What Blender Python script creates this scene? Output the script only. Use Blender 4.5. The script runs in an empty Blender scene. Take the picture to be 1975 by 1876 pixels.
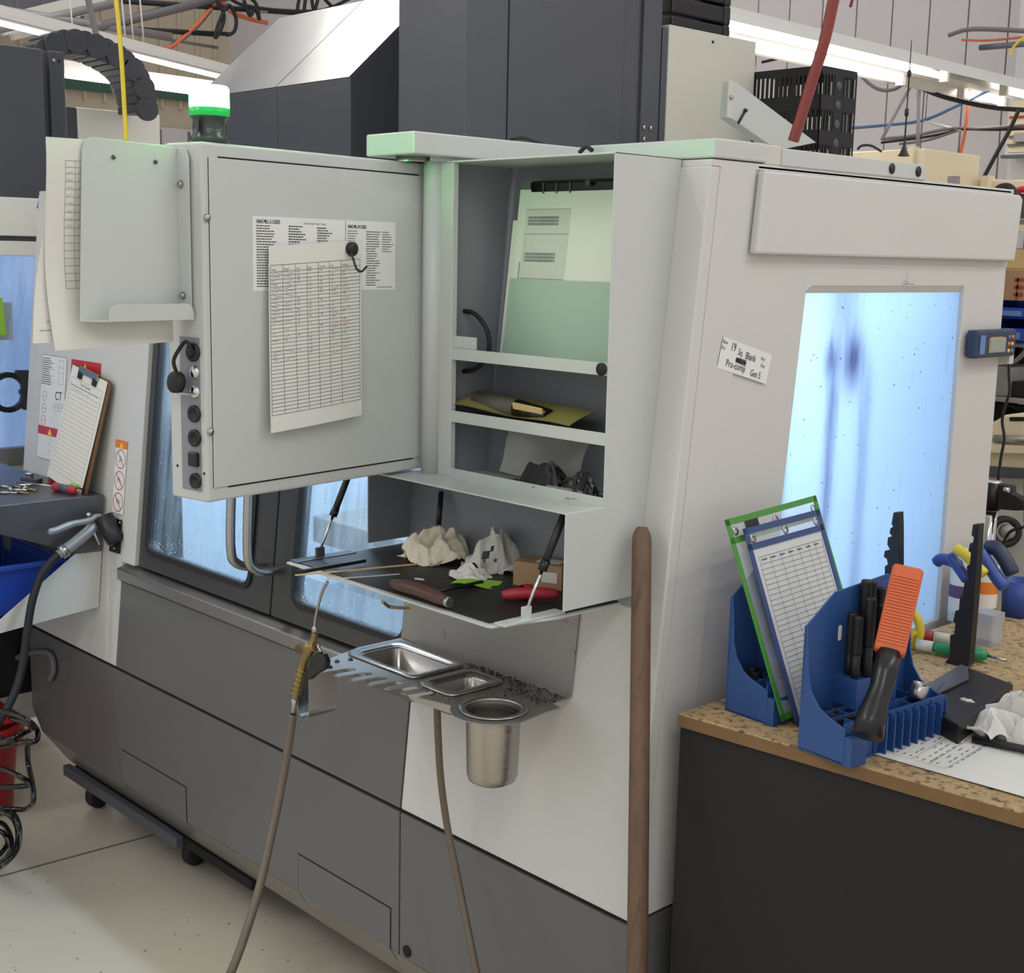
import bpy, bmesh, math, random
from mathutils import Vector, Matrix, noise
random.seed(7)
scene = bpy.context.scene
C = scene.collection
V = Vector

# ---------------------------------------------------------------- camera
# world: X runs right along the front of the mill, Y runs into the mill, Z up; metres
IW, IH, FPX = 1975.0, 1876.0, 2584.0
CAM = V((1.28, -1.55, 1.60))
ex = -V((-1463 - IW/2, 443 - IH/2, FPX)).normalized()       # image axes: right, down, forward
ey = V((3790 - IW/2, 553 - IH/2, FPX)); ey = (ey - ex*ex.dot(ey)).normalized()
ez = ex.cross(ey)
RW = Matrix((ex, ey, ez))                                     # image vector -> world vector
def ray(px, py): return (RW @ V((px - IW/2, py - IH/2, FPX))).normalized()
def at(px, py, ax, val):
    r = ray(px, py); i = 'xyz'.index(ax); return CAM + r*((val - CAM[i])/r[i])
TILT = 0.10
def FY(z): return TILT*(z - .52)                              # the sloping front of the enclosure
def fr(px, py, off=0.0):
    r = ray(px, py); t = (off + TILT*(CAM.z - .52) - CAM.y)/(r.y - TILT*r.z); return CAM + r*t
cam = bpy.data.objects.new('camera', bpy.data.cameras.new('camera')); C.objects.link(cam)
right, down, fwd = RW @ V((1,0,0)), RW @ V((0,1,0)), RW @ V((0,0,1))
m = Matrix((right, -down, -fwd)).transposed().to_4x4(); m.translation = CAM
cam.matrix_world = m
cam.data.sensor_fit = 'HORIZONTAL'; cam.data.sensor_width = 36; cam.data.lens = 36*FPX/IW
cam.data.clip_start = .05; cam.data.clip_end = 100
scene.camera = cam
# ---------------------------------------------------------------- light
w = bpy.data.worlds.new('hall'); scene.world = w; w.use_nodes = True
w.node_tree.nodes['Background'].inputs[0].default_value = (.97, .98, 1.0, 1)
w.node_tree.nodes['Background'].inputs[1].default_value = .58
LAMP_W = 41.0
scene.view_settings.view_transform = 'Standard'; scene.view_settings.look = 'None'
scene.view_settings.gamma = 1; scene.view_settings.use_curve_mapping = False
scene.view_settings.exposure = 0.35

# ---------------------------------------------------------------- materials
def lin(c): return tuple(((v/255/12.92) if v <= 10 else ((v/255+.055)/1.055)**2.4) for v in c)
MATS = {}
def mat(name, rgb, rough=.5, metal=0.0, var=0.0, vs=8.0, bump=0.0, bs=200.0, dark=None, dscale=5.0, damt=.5, emit=0.0, trans=0.0, alpha=1.0, coat=0.0, stretch=None, rvar=0.0):
    """one procedural surface: base colour, broad noise variation, optional blotches of a second colour, fine bump"""
    mt = bpy.data.materials.new(name); mt.use_nodes = True; MATS[name] = mt
    nt = mt.node_tree; b = nt.nodes['Principled BSDF']
    col = (*lin(rgb), 1)
    b.inputs['Base Color'].default_value = col; b.inputs['Roughness'].default_value = rough; b.inputs['Metallic'].default_value = metal
    if coat: b.inputs['Coat Weight'].default_value = coat; b.inputs['Coat Roughness'].default_value = .15
    if emit: b.inputs['Emission Color'].default_value = col; b.inputs['Emission Strength'].default_value = emit
    if trans: b.inputs['Transmission Weight'].default_value = trans
    if alpha < 1: b.inputs['Alpha'].default_value = alpha
    if var or dark or bump or rvar:
        tc = nt.nodes.new('ShaderNodeTexCoord'); mp = nt.nodes.new('ShaderNodeMapping'); nt.links.new(tc.outputs['Object'], mp.inputs[0])
        if stretch: mp.inputs['Scale'].default_value = stretch
    if var or rvar:
        n = nt.nodes.new('ShaderNodeTexNoise'); n.inputs['Scale'].default_value = vs; n.inputs['Detail'].default_value = 5
        nt.links.new(mp.outputs[0], n.inputs[0])
        if rvar:
            mr = nt.nodes.new('ShaderNodeMapRange'); mr.inputs[1].default_value = .3; mr.inputs[2].default_value = .7
            mr.inputs[3].default_value = max(.03, rough - rvar); mr.inputs[4].default_value = rough + rvar
            nt.links.new(n.outputs[0], mr.inputs[0]); nt.links.new(mr.outputs[0], b.inputs['Roughness'])
        mx = nt.nodes.new('ShaderNodeMix'); mx.data_type = 'RGBA'
        mx.inputs[6].default_value = (*[v*(1 - var) for v in col[:3]], 1); mx.inputs[7].default_value = (*[min(1, v*(1 + var)) for v in col[:3]], 1)
        nt.links.new(n.outputs[0], mx.inputs[0]); nt.links.new(mx.outputs[2], b.inputs['Base Color']); last = mx.outputs[2]
    else: last = None
    if dark:
        n2 = nt.nodes.new('ShaderNodeTexNoise'); n2.inputs['Scale'].default_value = dscale; n2.inputs['Detail'].default_value = 8; n2.inputs['Roughness'].default_value = .65
        nt.links.new(mp.outputs[0], n2.inputs[0])
        cr = nt.nodes.new('ShaderNodeValToRGB'); cr.color_ramp.elements[0].position = damt; cr.color_ramp.elements[1].position = damt + .15
        nt.links.new(n2.outputs[0], cr.inputs[0])
        m2 = nt.nodes.new('ShaderNodeMix'); m2.data_type = 'RGBA'; m2.inputs[6].default_value = col; m2.inputs[7].default_value = (*lin(dark), 1)
        if last: nt.links.new(last, m2.inputs[6])
        nt.links.new(cr.outputs[0], m2.inputs[0]); nt.links.new(m2.outputs[2], b.inputs['Base Color'])
    if bump:
        n3 = nt.nodes.new('ShaderNodeTexNoise'); n3.inputs['Scale'].default_value = bs; n3.inputs['Detail'].default_value = 3
        nt.links.new(mp.outputs[0], n3.inputs[0])
        bp = nt.nodes.new('ShaderNodeBump'); bp.inputs['Strength'].default_value = bump; bp.inputs['Distance'].default_value = .002
        nt.links.new(n3.outputs[0], bp.inputs['Height']); nt.links.new(bp.outputs[0], b.inputs['Normal'])
    return mt
mat('white', (206,205,201), .32, var=.025, vs=3, bump=.10, bs=260)
mat('cream', (205,202,190), .35, var=.03, vs=3, bump=.08, bs=260)
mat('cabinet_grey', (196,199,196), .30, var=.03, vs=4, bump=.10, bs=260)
mat('grey', (100,100,100), .32, var=.04, vs=2.5, bump=.05, bs=240)
mat('dark', (78,80,87), .34, var=.10, vs=3, bump=.08, bs=240, rvar=.06)
mat('dark_dusty', (78,80,86), .26, var=.12, vs=3, dark=(150,150,150), dscale=3, damt=.5, stretch=(1,1,.4))
mat('door_grey', (62,62,62), .35, var=.06, vs=4)
mat('black', (22,22,24), .42, var=.10, vs=9)
mat('black_gloss', (14,14,16), .18)
mat('lit_white', (240,238,230), .4)  # strong light on the neighbouring mill's sheets is put into this white
mat('rubber', (28,28,29), .65, var=.12, vs=20)
mat('gap', (10,10,11), .8)
mat('steel', (176,174,170), .28, 1.0, var=.05, vs=6, rvar=.08)
mat('steel_brushed', (182,178,172), .34, 1.0, var=.10, vs=7, stretch=(1,1,30), rvar=.1)
mat('steel_dirty', (158,155,150), .45, .75, var=.12, vs=5, dark=(60,58,57), dscale=11, damt=.58)
mat('sill_steel', (168,166,164), .36, 1.0, var=.08, vs=6, stretch=(12,1,1))
mat('apron_steel', (112,112,116), .34, .85, var=.14, vs=4, rvar=.1)
mat('chrome', (215,215,215), .10, 1.0)
mat('brass', (150,132,88), .40, .9, var=.10, vs=30)
mat('hose_braid', (118,108,94), .45, .5, var=.35, vs=120, stretch=(6,6,1), bump=.5, bs=300)
mat('floor', (198,190,172), .48, var=.05, vs=1.2, dark=(184,176,158), dscale=2.2, damt=.55, bump=.05, bs=60)
mat('wood_handle', (104,82,62), .6, var=.25, vs=14, stretch=(9,9,1), dark=(70,54,42), dscale=7, damt=.54)
mat('bench_wood', (180,152,108), .62, var=.25, vs=16, dark=(70,58,48), dscale=70, damt=.50, bump=.3, bs=60)
mat('bench_edge', (120,92,58), .7, var=.25, vs=20)
mat('bench_black', (27,26,27), .75, var=.12, vs=6, bump=.25, bs=90)
mat('paper', (226,224,216), .75, var=.02, vs=5)
mat('paper_old', (222,221,213), .75, var=.03, vs=4, dark=(190,178,150), dscale=5, damt=.66)
mat('print_sticker', (228,229,226), .6)
mat('ink', (52,52,56), .7)
mat('ink_soft', (128,128,130), .7)
mat('ink_pink', (206,84,120), .7)
mat('red_print', (190,40,38), .4)
mat('orange_print', (226,128,40), .4)
mat('yellow_print', (248,205,60), .4)
mat('no_sign_red', (188,70,62), .5)
mat('green_vinyl', (72,140,54), .35, var=.08, vs=10)
mat('blue_vinyl', (52,72,122), .35, var=.08, vs=10)
mat('blue_plastic', (40,76,132), .42, var=.10, vs=12, bump=.08, bs=150)
mat('bin_blue', (36,70,170), .4, var=.1, vs=6)
mat('stud_black', (40,39,42), .5, .4, var=.15, vs=40)
mat('orange_grip', (200,94,48), .5, var=.06, vs=20)
mat('yellow_grip', (222,196,58), .38, var=.05, vs=9)
mat('blue_grip', (48,76,150), .42, var=.05, vs=9)
mat('navy_grip', (38,48,72), .45)
mat('green_grip', (40,140,92), .35)
mat('green_bright', (96,206,62), .4)
mat('red_grip', (168,44,58), .45, var=.08, vs=12)
mat('brown_grip', (82,50,46), .35, var=.2, vs=16)
mat('cardboard', (172,140,104), .75, var=.06, vs=10)
mat('cardboard_light', (216,186,128), .75, var=.04, vs=10)
mat('rag', (226,224,216), .8, var=.04, vs=12)
mat('rag_warm_lit', (228,220,198), .8, var=.05, vs=12)  # towel white with warm light put into its colour
mat('lime_paper', (150,204,60), .6, var=.05, vs=10)
mat('green_hue_folder', (170,188,174), .55, var=.03, vs=6)
mat('bag_olive', (132,124,70), .35, var=.2, vs=14)
mat('bin_red', (176,36,40), .4, var=.08, vs=6)
mat('cord_yellow', (226,198,52), .45, var=.1, vs=60)
mat('cord_orange', (206,106,64), .5)
mat('cord_blue', (70,104,146), .5)
mat('cord_grey', (112,108,110), .5)
mat('hose_red', (134,58,52), .4, var=.06, vs=8)
mat('wall', (200,195,197), .8, var=.03, vs=1.5)
mat('wall_light', (206,205,206), .8, var=.03, vs=1.5)
mat('beige_wall', (188,176,156), .85, var=.08, vs=1.0, stretch=(1,1,.3))
mat('beige_machine', (226,212,180), .5, var=.03, vs=3)
mat('joist', (150,148,148), .5, .3, var=.1, vs=4)
mat('duct', (104,106,114), .4, .4, var=.08, vs=2)
mat('fixture_white', (214,212,206), .5)
mat('interior', (196,206,214), .5, var=.05, vs=3)
mat('shelf_grey', (150,148,148), .5, .2)
mat('lcd', (150,158,150), .25)
mat('glass_clear', (235,240,245), .05, trans=1.0)
mat('plastic_frost', (196,200,204), .3, alpha=.55)
mat('bag_clear', (200,200,190), .2, alpha=.30)
mat('sleeve_clear', (225,230,235), .12, alpha=.22)
mat('purple_print', (96,70,110), .5)
mat('tube_light', (255,250,245), .5, emit=10.0)
mat('green_light', (48,255,96), .4, emit=62.0)
mat('green_lens', (20,150,60), .25, emit=.7)

def glass_mat(name, tint, haze, streak, bright):
    """wet polycarbonate window: clear pane with a coolant film that scatters the work light behind it"""
    mt = bpy.data.materials.new(name); mt.use_nodes = True; MATS[name] = mt; nt = mt.node_tree; nt.nodes.clear()
    out = nt.nodes.new('ShaderNodeOutputMaterial'); tc = nt.nodes.new('ShaderNodeTexCoord'); mp = nt.nodes.new('ShaderNodeMapping'); mp.inputs['Scale'].default_value = streak
    nt.links.new(tc.outputs['Object'], mp.inputs[0])
    n = nt.nodes.new('ShaderNodeTexNoise'); n.inputs['Scale'].default_value = 9; n.inputs['Detail'].default_value = 6; nt.links.new(mp.outputs[0], n.inputs[0])
    cr = nt.nodes.new('ShaderNodeMapRange'); cr.inputs[1].default_value = .32; cr.inputs[2].default_value = .68; cr.inputs[3].default_value = haze[0]; cr.inputs[4].default_value = haze[1]
    nt.links.new(n.outputs[0], cr.inputs[0])
    tr = nt.nodes.new('ShaderNodeBsdfTransparent'); tr.inputs[0].default_value = (*lin(tint), 1)
    tl = nt.nodes.new('ShaderNodeBsdfTranslucent'); tl.inputs[0].default_value = (*lin(bright), 1)
    gl = nt.nodes.new('ShaderNodeBsdfGlossy'); gl.inputs[1].default_value = .08
    a = nt.nodes.new('ShaderNodeMixShader'); nt.links.new(cr.outputs[0], a.inputs[0]); nt.links.new(tr.outputs[0], a.inputs[1]); nt.links.new(tl.outputs[0], a.inputs[2])
    f = nt.nodes.new('ShaderNodeMath'); f.operation = 'MULTIPLY'; f.inputs[1].default_value = .16; lw = nt.nodes.new('ShaderNodeLayerWeight'); lw.inputs[0].default_value = .4; nt.links.new(lw.outputs[1], f.inputs[0])
    g = nt.nodes.new('ShaderNodeMixShader'); nt.links.new(f.outputs[0], g.inputs[0]); nt.links.new(a.outputs[0], g.inputs[1]); nt.links.new(gl.outputs[0], g.inputs[2])
    nt.links.new(g.outputs[0], out.inputs[0]); return mt
glass_mat('window_front', (228,240,250), (.04,.22), (5,1,.5), (235,243,250))
glass_mat('window_neighbour', (190,210,235), (.5,.9), (3,3,1), (190,210,240))

# the side window: fogged all over, with two wet streaks and a splash patch that let the dark table show through
def side_glass():
    mt = bpy.data.materials.new('window_side'); mt.use_nodes = True; MATS['window_side'] = mt; nt = mt.node_tree; nt.nodes.clear()
    N = nt.nodes.new; L = nt.links.new
    out = N('ShaderNodeOutputMaterial'); tc = N('ShaderNodeTexCoord'); sp = N('ShaderNodeSeparateXYZ'); L(tc.outputs['Object'], sp.inputs[0])
    def math_(op, a, b=None):
        k = N('ShaderNodeMath'); k.operation = op
        for i, v in enumerate((a, b)):
            if v is None: continue
            if isinstance(v, (int, float)): k.inputs[i].default_value = v
            else: L(v, k.inputs[i])
        return k.outputs[0]
    PY, PZ, S1, S2 = .550, 1.425, .510, .620
    nz = N('ShaderNodeTexNoise'); nz.inputs['Scale'].default_value = 30; nz.inputs['Detail'].default_value = 6
    mp = N('ShaderNodeMapping'); mp.inputs['Scale'].default_value = (1, 3, .35); L(tc.outputs['Object'], mp.inputs[0]); L(mp.outputs[0], nz.inputs[0])
    def gauss(c, v, s):
        d = math_('DIVIDE', math_('SUBTRACT', v, c), s); return math_('POWER', 2.718, math_('MULTIPLY', math_('MULTIPLY', d, d), -1.0))
    y, z = sp.outputs[1], sp.outputs[2]
    patch = math_('ADD', math_('MULTIPLY', gauss(PY + .022, y, .030), gauss(PZ, z, .05)), math_('MULTIPLY', math_('MULTIPLY', gauss(PY - .05, y, .022), gauss(PZ + .005, z, .035)), .6))
    below = math_('MINIMUM', math_('MAXIMUM', math_('DIVIDE', math_('SUBTRACT', PZ + .03, z), .09), 0.0), 1.0)
    s1 = math_('MULTIPLY', gauss(S1, y, .017), below); s2 = math_('MULTIPLY', gauss(S2, y, .020), below)
    above = math_('MULTIPLY', gauss(PY-.02, y, .05), gauss(1.52, z, .09))
    tot = math_('ADD', math_('ADD', math_('MULTIPLY', patch, .85), math_('MULTIPLY', above, .32)), math_('ADD', math_('MULTIPLY', s1, .50), math_('MULTIPLY', s2, .32)))
    tot = math_('MULTIPLY', tot, math_('ADD', math_('MULTIPLY', nz.outputs[0], 1.5), .15))
    fine = math_('MULTIPLY', math_('GREATER_THAN', nz.outputs[0], .66), .10)
    tot = math_('MINIMUM', math_('ADD', tot, fine), .9)
    tl = N('ShaderNodeBsdfTranslucent'); mx = N('ShaderNodeMix'); mx.data_type = 'RGBA'; mx.inputs[6].default_value = (*lin((200,216,234)), 1); mx.inputs[7].default_value = (*lin((112,120,154)), 1)
    L(tot, mx.inputs[0]); L(mx.outputs[2], tl.inputs[0])
    gl = N('ShaderNodeBsdfGlossy'); gl.inputs[1].default_value = .12; lw = N('ShaderNodeLayerWeight'); lw.inputs[0].default_value = .4; L_f = math_('MULTIPLY', lw.outputs[1], .12)
    g = N('ShaderNodeMixShader'); L(L_f, g.inputs[0]); L(tl.outputs[0], g.inputs[1]); L(gl.outputs[0], g.inputs[2]); L(g.outputs[0], out.inputs[0])
side_glass()

# ---------------------------------------------------------------- mesh builder
class MB:
    def __init__(s): s.v = []; s.f = []; s.smooth = []
    def add(s, vs, fs, sm=False):
        k = len(s.v); s.v += [V(p) for p in vs]; s.f += [tuple(i + k for i in f) for f in fs]; s.smooth += [sm]*len(fs); return s
    def box(s, x0, x1, y0, y1, z0, z1): return s.hexa([(x0,y0,z0),(x1,y0,z0),(x1,y1,z0),(x0,y1,z0),(x0,y0,z1),(x1,y0,z1),(x1,y1,z1),(x0,y1,z1)])
    def hexa(s, p): return s.add(p, [(3,2,1,0),(4,5,6,7),(0,1,5,4),(1,2,6,5),(2,3,7,6),(3,0,4,7)])
    def obox(s, c, a, b, d):
        """box around centre c with half-axes a, b, d"""
        c, a, b, d = V(c), V(a), V(b), V(d)
        return s.hexa([c-a-b-d, c+a-b-d, c+a+b-d, c-a+b-d, c-a-b+d, c+a-b+d, c+a+b+d, c-a+b+d])
    def prism(s, pts, d):
        """closed polygon (3D points, planar) pushed along vector d"""
        n = len(pts); pts = [V(p) for p in pts]; d = V(d)
        return s.add(pts + [p + d for p in pts], [tuple(range(n))[::-1], tuple(range(n, 2*n))] + [(i, (i+1) % n, (i+1) % n + n, i + n) for i in range(n)])
    def tube(s, path, r, seg=10, cap=True):
        path = [V(p) for p in path]; n = len(path); rs = r if isinstance(r, (list, tuple)) else [r]*n
        k = len(s.v); prev = None
        for i, p in enumerate(path):
            t = (path[min(i+1, n-1)] - path[max(i-1, 0)]).normalized()
            if prev is None: u = t.orthogonal().normalized()
            else: u = (prev - t*prev.dot(t)); u = u.normalized() if u.length > 1e-6 else t.orthogonal().normalized()
            prev = u; w_ = t.cross(u)
            for j in range(seg):
                a = 2*math.pi*j/seg; s.v.append(p + (u*math.cos(a) + w_*math.sin(a))*rs[i])
        for i in range(n - 1):
            for j in range(seg):
                a, b = k + i*seg + j, k + i*seg + (j+1) % seg; s.f.append((a, b, b + seg, a + seg)); s.smooth.append(True)
        if cap:
            s.f.append(tuple(k + j for j in range(seg))[::-1]); s.f.append(tuple(k + (n-1)*seg + j for j in range(seg))); s.smooth += [False, False]
        return s
    def lathe(s, prof, c, axis=(0,0,1), seg=24):
        """profile [(radius, height)] turned about an axis through c"""
        c, ax = V(c), V(axis).normalized(); u = ax.orthogonal().normalized(); w_ = ax.cross(u); k = len(s.v); n = len(prof)
        for r, h in prof:
            for j in range(seg):
                a = 2*math.pi*j/seg; s.v.append(c + ax*h + (u*math.cos(a) + w_*math.sin(a))*max(r, 1e-5))
        for i in range(n - 1):
            for j in range(seg):
                a, b = k + i*seg + j, k + i*seg + (j+1) % seg; s.f.append((a, b, b + seg, a + seg)); s.smooth.append(True)
        return s
    def mesh(s, name):
        me = bpy.data.meshes.new(name); me.from_pydata([tuple(p) for p in s.v], [], s.f); me.update()
        bm = bmesh.new(); bm.from_mesh(me); bmesh.ops.recalc_face_normals(bm, faces=bm.faces); bm.to_mesh(me); bm.free()
        for p, q in zip(me.polygons, s.smooth): p.use_smooth = q
        return me
WM = {}
def mk(name, b, m, parent=None, bevel=0.0, seg=2, label=None):
    """link a builder (world coordinates) as one mesh object"""
    me = b.mesh(name) if isinstance(b, MB) else b
    me.materials.clear(); me.materials.append(MATS[m] if isinstance(m, str) else m)
    o = bpy.data.objects.new(name, me); C.objects.link(o)
    if parent is not None:
        o.parent = parent; W = WM.get(parent.name)
        if W is not None: o.matrix_parent_inverse = W.inverted()
    if bevel:
        q = o.modifiers.new('bevel', 'BEVEL'); q.width = bevel; q.segments = seg; q.limit_method = 'ANGLE'; q.angle_limit = .6
        q.harden_normals = False
    if label: o['label'] = label
    return o
def tag(o, label, cat, group=None, kind=None):
    if kind: o['kind'] = kind
    if label: o['label'] = label
    if cat: o['category'] = cat
    if group: o['group'] = group
    return o
def thing(name, label, cat, loc=(0,0,0), group=None, kind=None):
    o = bpy.data.objects.new(name, None); C.objects.link(o); o.location = loc; o.empty_display_size = .05
    WM[o.name] = Matrix.Translation(V(loc)); return tag(o, label, cat, group, kind)
def solo(name, b, m, label, cat, group=None, bevel=0.0, kind=None):
    return tag(mk(name, b, m, None, bevel), label, cat, group, kind)
def struct(name, b, m, parent=None, bevel=0.0):
    o = mk(name, b, m, parent, bevel)
    if parent is None: o['kind'] = 'structure'
    return o
def part_of(o):                    # sub-parts hang under a mesh part that was built in world coordinates
    WM.setdefault(o.name, Matrix.Identity(4)); return o
def bez(pts, n=24):
    """smooth Catmull-Rom path through points"""
    P_ = [V(p) for p in pts]; P_ = [2*P_[0] - P_[1]] + P_ + [2*P_[-1] - P_[-2]]; out = []
    for i in range(1, len(P_) - 2):
        a, b, c, d = P_[i-1:i+3]
        for k in range(n):
            t = k/n; out.append(.5*((2*b) + (c-a)*t + (2*a-5*b+4*c-d)*t*t + (3*b-a-3*c+d)*t**3))
    out.append(P_[-2]); return out
def rrect(u0, u1, v0, v1, r, n=5):
    pts = []
    for cx, cy, a0 in ((u1-r, v1-r, 0), (u0+r, v1-r, 90), (u0+r, v0+r, 180), (u1-r, v0+r, 270)):
        for k in range(n + 1):
            a = math.radians(a0 + 90*k/n); pts.append((cx + r*math.cos(a), cy + r*math.sin(a)))
    return pts
def ring_plate(b, outer, inner, to3, d):
    """plate with one opening; both outlines have the same number of points"""
    n = len(outer); d = V(d); o = [V(to3(*p)) for p in outer]; i_ = [V(to3(*p)) for p in inner]
    vs = o + i_ + [p + d for p in o] + [p + d for p in i_]; fs = []
    for k in range(n):
        j = (k + 1) % n
        fs += [(k, j, n + j, n + k), (2*n + k, 3*n + k, 3*n + j, 2*n + j), (k, 2*n + k, 2*n + j, j), (n + k, n + j, 3*n + j, 3*n + k)]
    return b.add(vs, fs)
class Frame:
    """flat page: origin at its top-left, u to the right, v down, n out of the page"""
    def __init__(s, o, u, v): s.o = V(o); s.u = V(u).normalized(); s.v = V(v).normalized(); s.n = s.v.cross(s.u).normalized()
    def __call__(s, a, b, h=0.0): return s.o + s.u*a + s.v*b + s.n*h
_txt = {}
def text2d(body):
    if body not in _txt:
        cu = bpy.data.curves.new('t', 'FONT'); cu.body = body; cu.resolution_u = 2
        ob = bpy.data.objects.new('t', cu); C.objects.link(ob); dg = bpy.context.evaluated_depsgraph_get()
        me = bpy.data.meshes.new_from_object(ob.evaluated_get(dg)); _txt[body] = ([(p.co.x, p.co.y) for p in me.vertices], [tuple(p.vertices) for p in me.polygons])
        bpy.data.objects.remove(ob); bpy.data.curves.remove(cu); bpy.data.meshes.remove(me)
    return _txt[body]
class Print(MB):
    """flat print on a page: thin rectangles, lettering and scribble a hair above the paper"""
    def __init__(s, fr_, h=.0007, warp=None): super().__init__(); s.fr = fr_; s.h = h; s.warp = warp
    def pt(s, a, b, dh=0.0):
        w_ = s.warp(a, b) if s.warp else 0.0
        return s.fr(a, b, s.h + dh + w_)
    def rect(s, a0, b0, a1, b1):
        n = 8 if (s.warp and max(abs(a1-a0), abs(b1-b0)) > .03) else 1
        for i in range(n):
            t0, t1 = i/n, (i+1)/n
            if abs(a1-a0) >= abs(b1-b0): q = [(a0+(a1-a0)*t0, b0), (a0+(a1-a0)*t1, b0), (a0+(a1-a0)*t1, b1), (a0+(a1-a0)*t0, b1)]
            else: q = [(a0, b0+(b1-b0)*t0), (a1, b0+(b1-b0)*t0), (a1, b0+(b1-b0)*t1), (a0, b0+(b1-b0)*t1)]
            s.add([s.pt(*p) for p in q], [(0,1,2,3)])
        return s
    def line(s, a0, b0, a1, b1, w_):
        d = V((a1-a0, b1-b0)); p = V((-d.y, d.x)).normalized()*w_/2
        return s.add([s.pt(a0+p.x, b0+p.y), s.pt(a1+p.x, b1+p.y), s.pt(a1-p.x, b1-p.y), s.pt(a0-p.x, b0-p.y)], [(0,1,2,3)])
    def grid(s, a0, b0, a1, b1, cols, rows, w_=.0006):
        for r_ in rows: s.rect(a0, b0 + (b1-b0)*r_ - w_/2, a1, b0 + (b1-b0)*r_ + w_/2)
        for c_ in cols: s.rect(a0 + (a1-a0)*c_ - w_/2, b0, a0 + (a1-a0)*c_ + w_/2, b1)
        return s
    def text(s, body, a, b, size, sx=1.0, rot=0.0):
        vs, fs = text2d(body); c_, s_ = math.cos(rot), math.sin(rot)
        return s.add([s.pt(a + (x*sx*c_ - y*s_)*size, b - (x*sx*s_ + y*c_)*size) for x, y in vs], fs)
    def scribble(s, a, b, w_, h, n=6, t=.0007):
        x, y = a, b - h*random.random()
        for i in range(n):
            x2 = a + w_*(i+1)/n; y2 = b - h*random.random(); s.line(x, y, x2, y2, t); x, y = x2, y2
        return s
    def bars(s, a, b, w_, h):
        """a line of print too small to read"""
        x = a
        while x < a + w_:
            l = random.uniform(.4, 1.6)*h*2; l = min(l, a + w_ - x); s.rect(x, b, x + l, b + h); x += l + h*.6
        return s
    def ring(s, a, b, ra, rb, w_, n=20):
        for i in range(n):
            t0, t1 = 2*math.pi*i/n, 2*math.pi*(i+1)/n
            s.add([s.pt(a+ra*math.cos(t0), b+rb*math.sin(t0)), s.pt(a+ra*math.cos(t1), b+rb*math.sin(t1)), s.pt(a+(ra-w_)*math.cos(t1), b+(rb-w_)*math.sin(t1)), s.pt(a+(ra-w_)*math.cos(t0), b+(rb-w_)*math.sin(t0))], [(0,1,2,3)])
        return s
def sheet(fr_, w_, h, t=.0004, warp=None, nu=8, nv=10):
    """a sheet of paper with a little thickness and an optional curl"""
    b = MB(); top = [[fr_(w_*i/nu, h*j/nv, (warp(w_*i/nu, h*j/nv) if warp else 0)) for i in range(nu+1)] for j in range(nv+1)]
    vs = [p for r_ in top for p in r_] + [p - fr_.n*t for r_ in top for p in r_]; k = (nu+1)*(nv+1); fs = []
    for j in range(nv):
        for i in range(nu):
            a = j*(nu+1) + i; fs += [(a, a+1, a+nu+2, a+nu+1), (k+a, k+a+nu+1, k+a+nu+2, k+a+1)]
    if nu*nv == 1: return b.hexa([vs[4], vs[5], vs[7], vs[6], vs[0], vs[1], vs[3], vs[2]])
    return b.add(vs, fs, True)
def crumple(c, rx, ry, rz, seed, amp=.55, sub=5):
    """a crumpled square of paper: a sheet bunched up into sharp folds, sitting on its rim"""
    rnd = random.Random(seed); n = 44; b = MB(); tri = lambda t: 4*abs((t % 1.0) - .5) - 1
    W = []
    for f0, f1, a, k in ((.35,.7,.34,3), (.8,1.4,.20,5), (1.8,3.0,.085,6)):
        for _ in range(k): t = rnd.uniform(0, 6.28); W.append((math.cos(t), math.sin(t), rnd.uniform(f0, f1), rnd.random(), a*amp*1.7, rnd.uniform(-1,1), rnd.uniform(-1,1)))
    vs = []
    for j in range(n + 1):
        for i in range(n + 1):
            u, v = 2*i/n - 1, 2*j/n - 1; h = dx = dy = 0.0
            for cx_, cy_, f_, ph, a, qx, qy in W: t = tri((u*cx_ + v*cy_)*f_ + ph); h += a*t; dx += a*.45*qx*t; dy += a*.45*qy*t
            r = math.sqrt(u*u*.8 + v*v*.8); edge = max(0.0, 1 - r**2.2); rim = 1 - .30*min(1, abs(u*v))
            vs.append(V(c) + V((rx*(u*rim + dx), ry*(v*rim + dy), max(.0006, rz*(edge*(1.05 + .9*h) + .30*(h + .15)) + .001))))
    fs = []
    for j in range(n):
        for i in range(n):
            a = j*(n+1) + i; fs += [(a, a+1, a+n+2), (a, a+n+2, a+n+1)] if (i + j) % 2 else [(a, a+1, a+n+1), (a+1, a+n+2, a+n+1)]
    return b.add(vs, fs, False)
def flecks(n, pick, u, v, size, seed, nrm):
    """tiny flat flakes stuck to a surface; pick() gives a point"""
    r = random.Random(seed); b = MB(); u, v, nrm = V(u), V(v), V(nrm)
    for _ in range(n):
        p = pick(r); a = r.uniform(0, 6.28); l = r.uniform(*size); w_ = l*r.uniform(.25, .7); d = u*math.cos(a) + v*math.sin(a); e = u*-math.sin(a) + v*math.cos(a)
        b.add([p - d*l - e*w_, p + d*l - e*w_*.6, p + d*l*.8 + e*w_, p - d*l*.7 + e*w_*.8, p + nrm*w_*.6], [(0,1,4), (1,2,4), (2,3,4), (3,0,4)])
    return b
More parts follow.
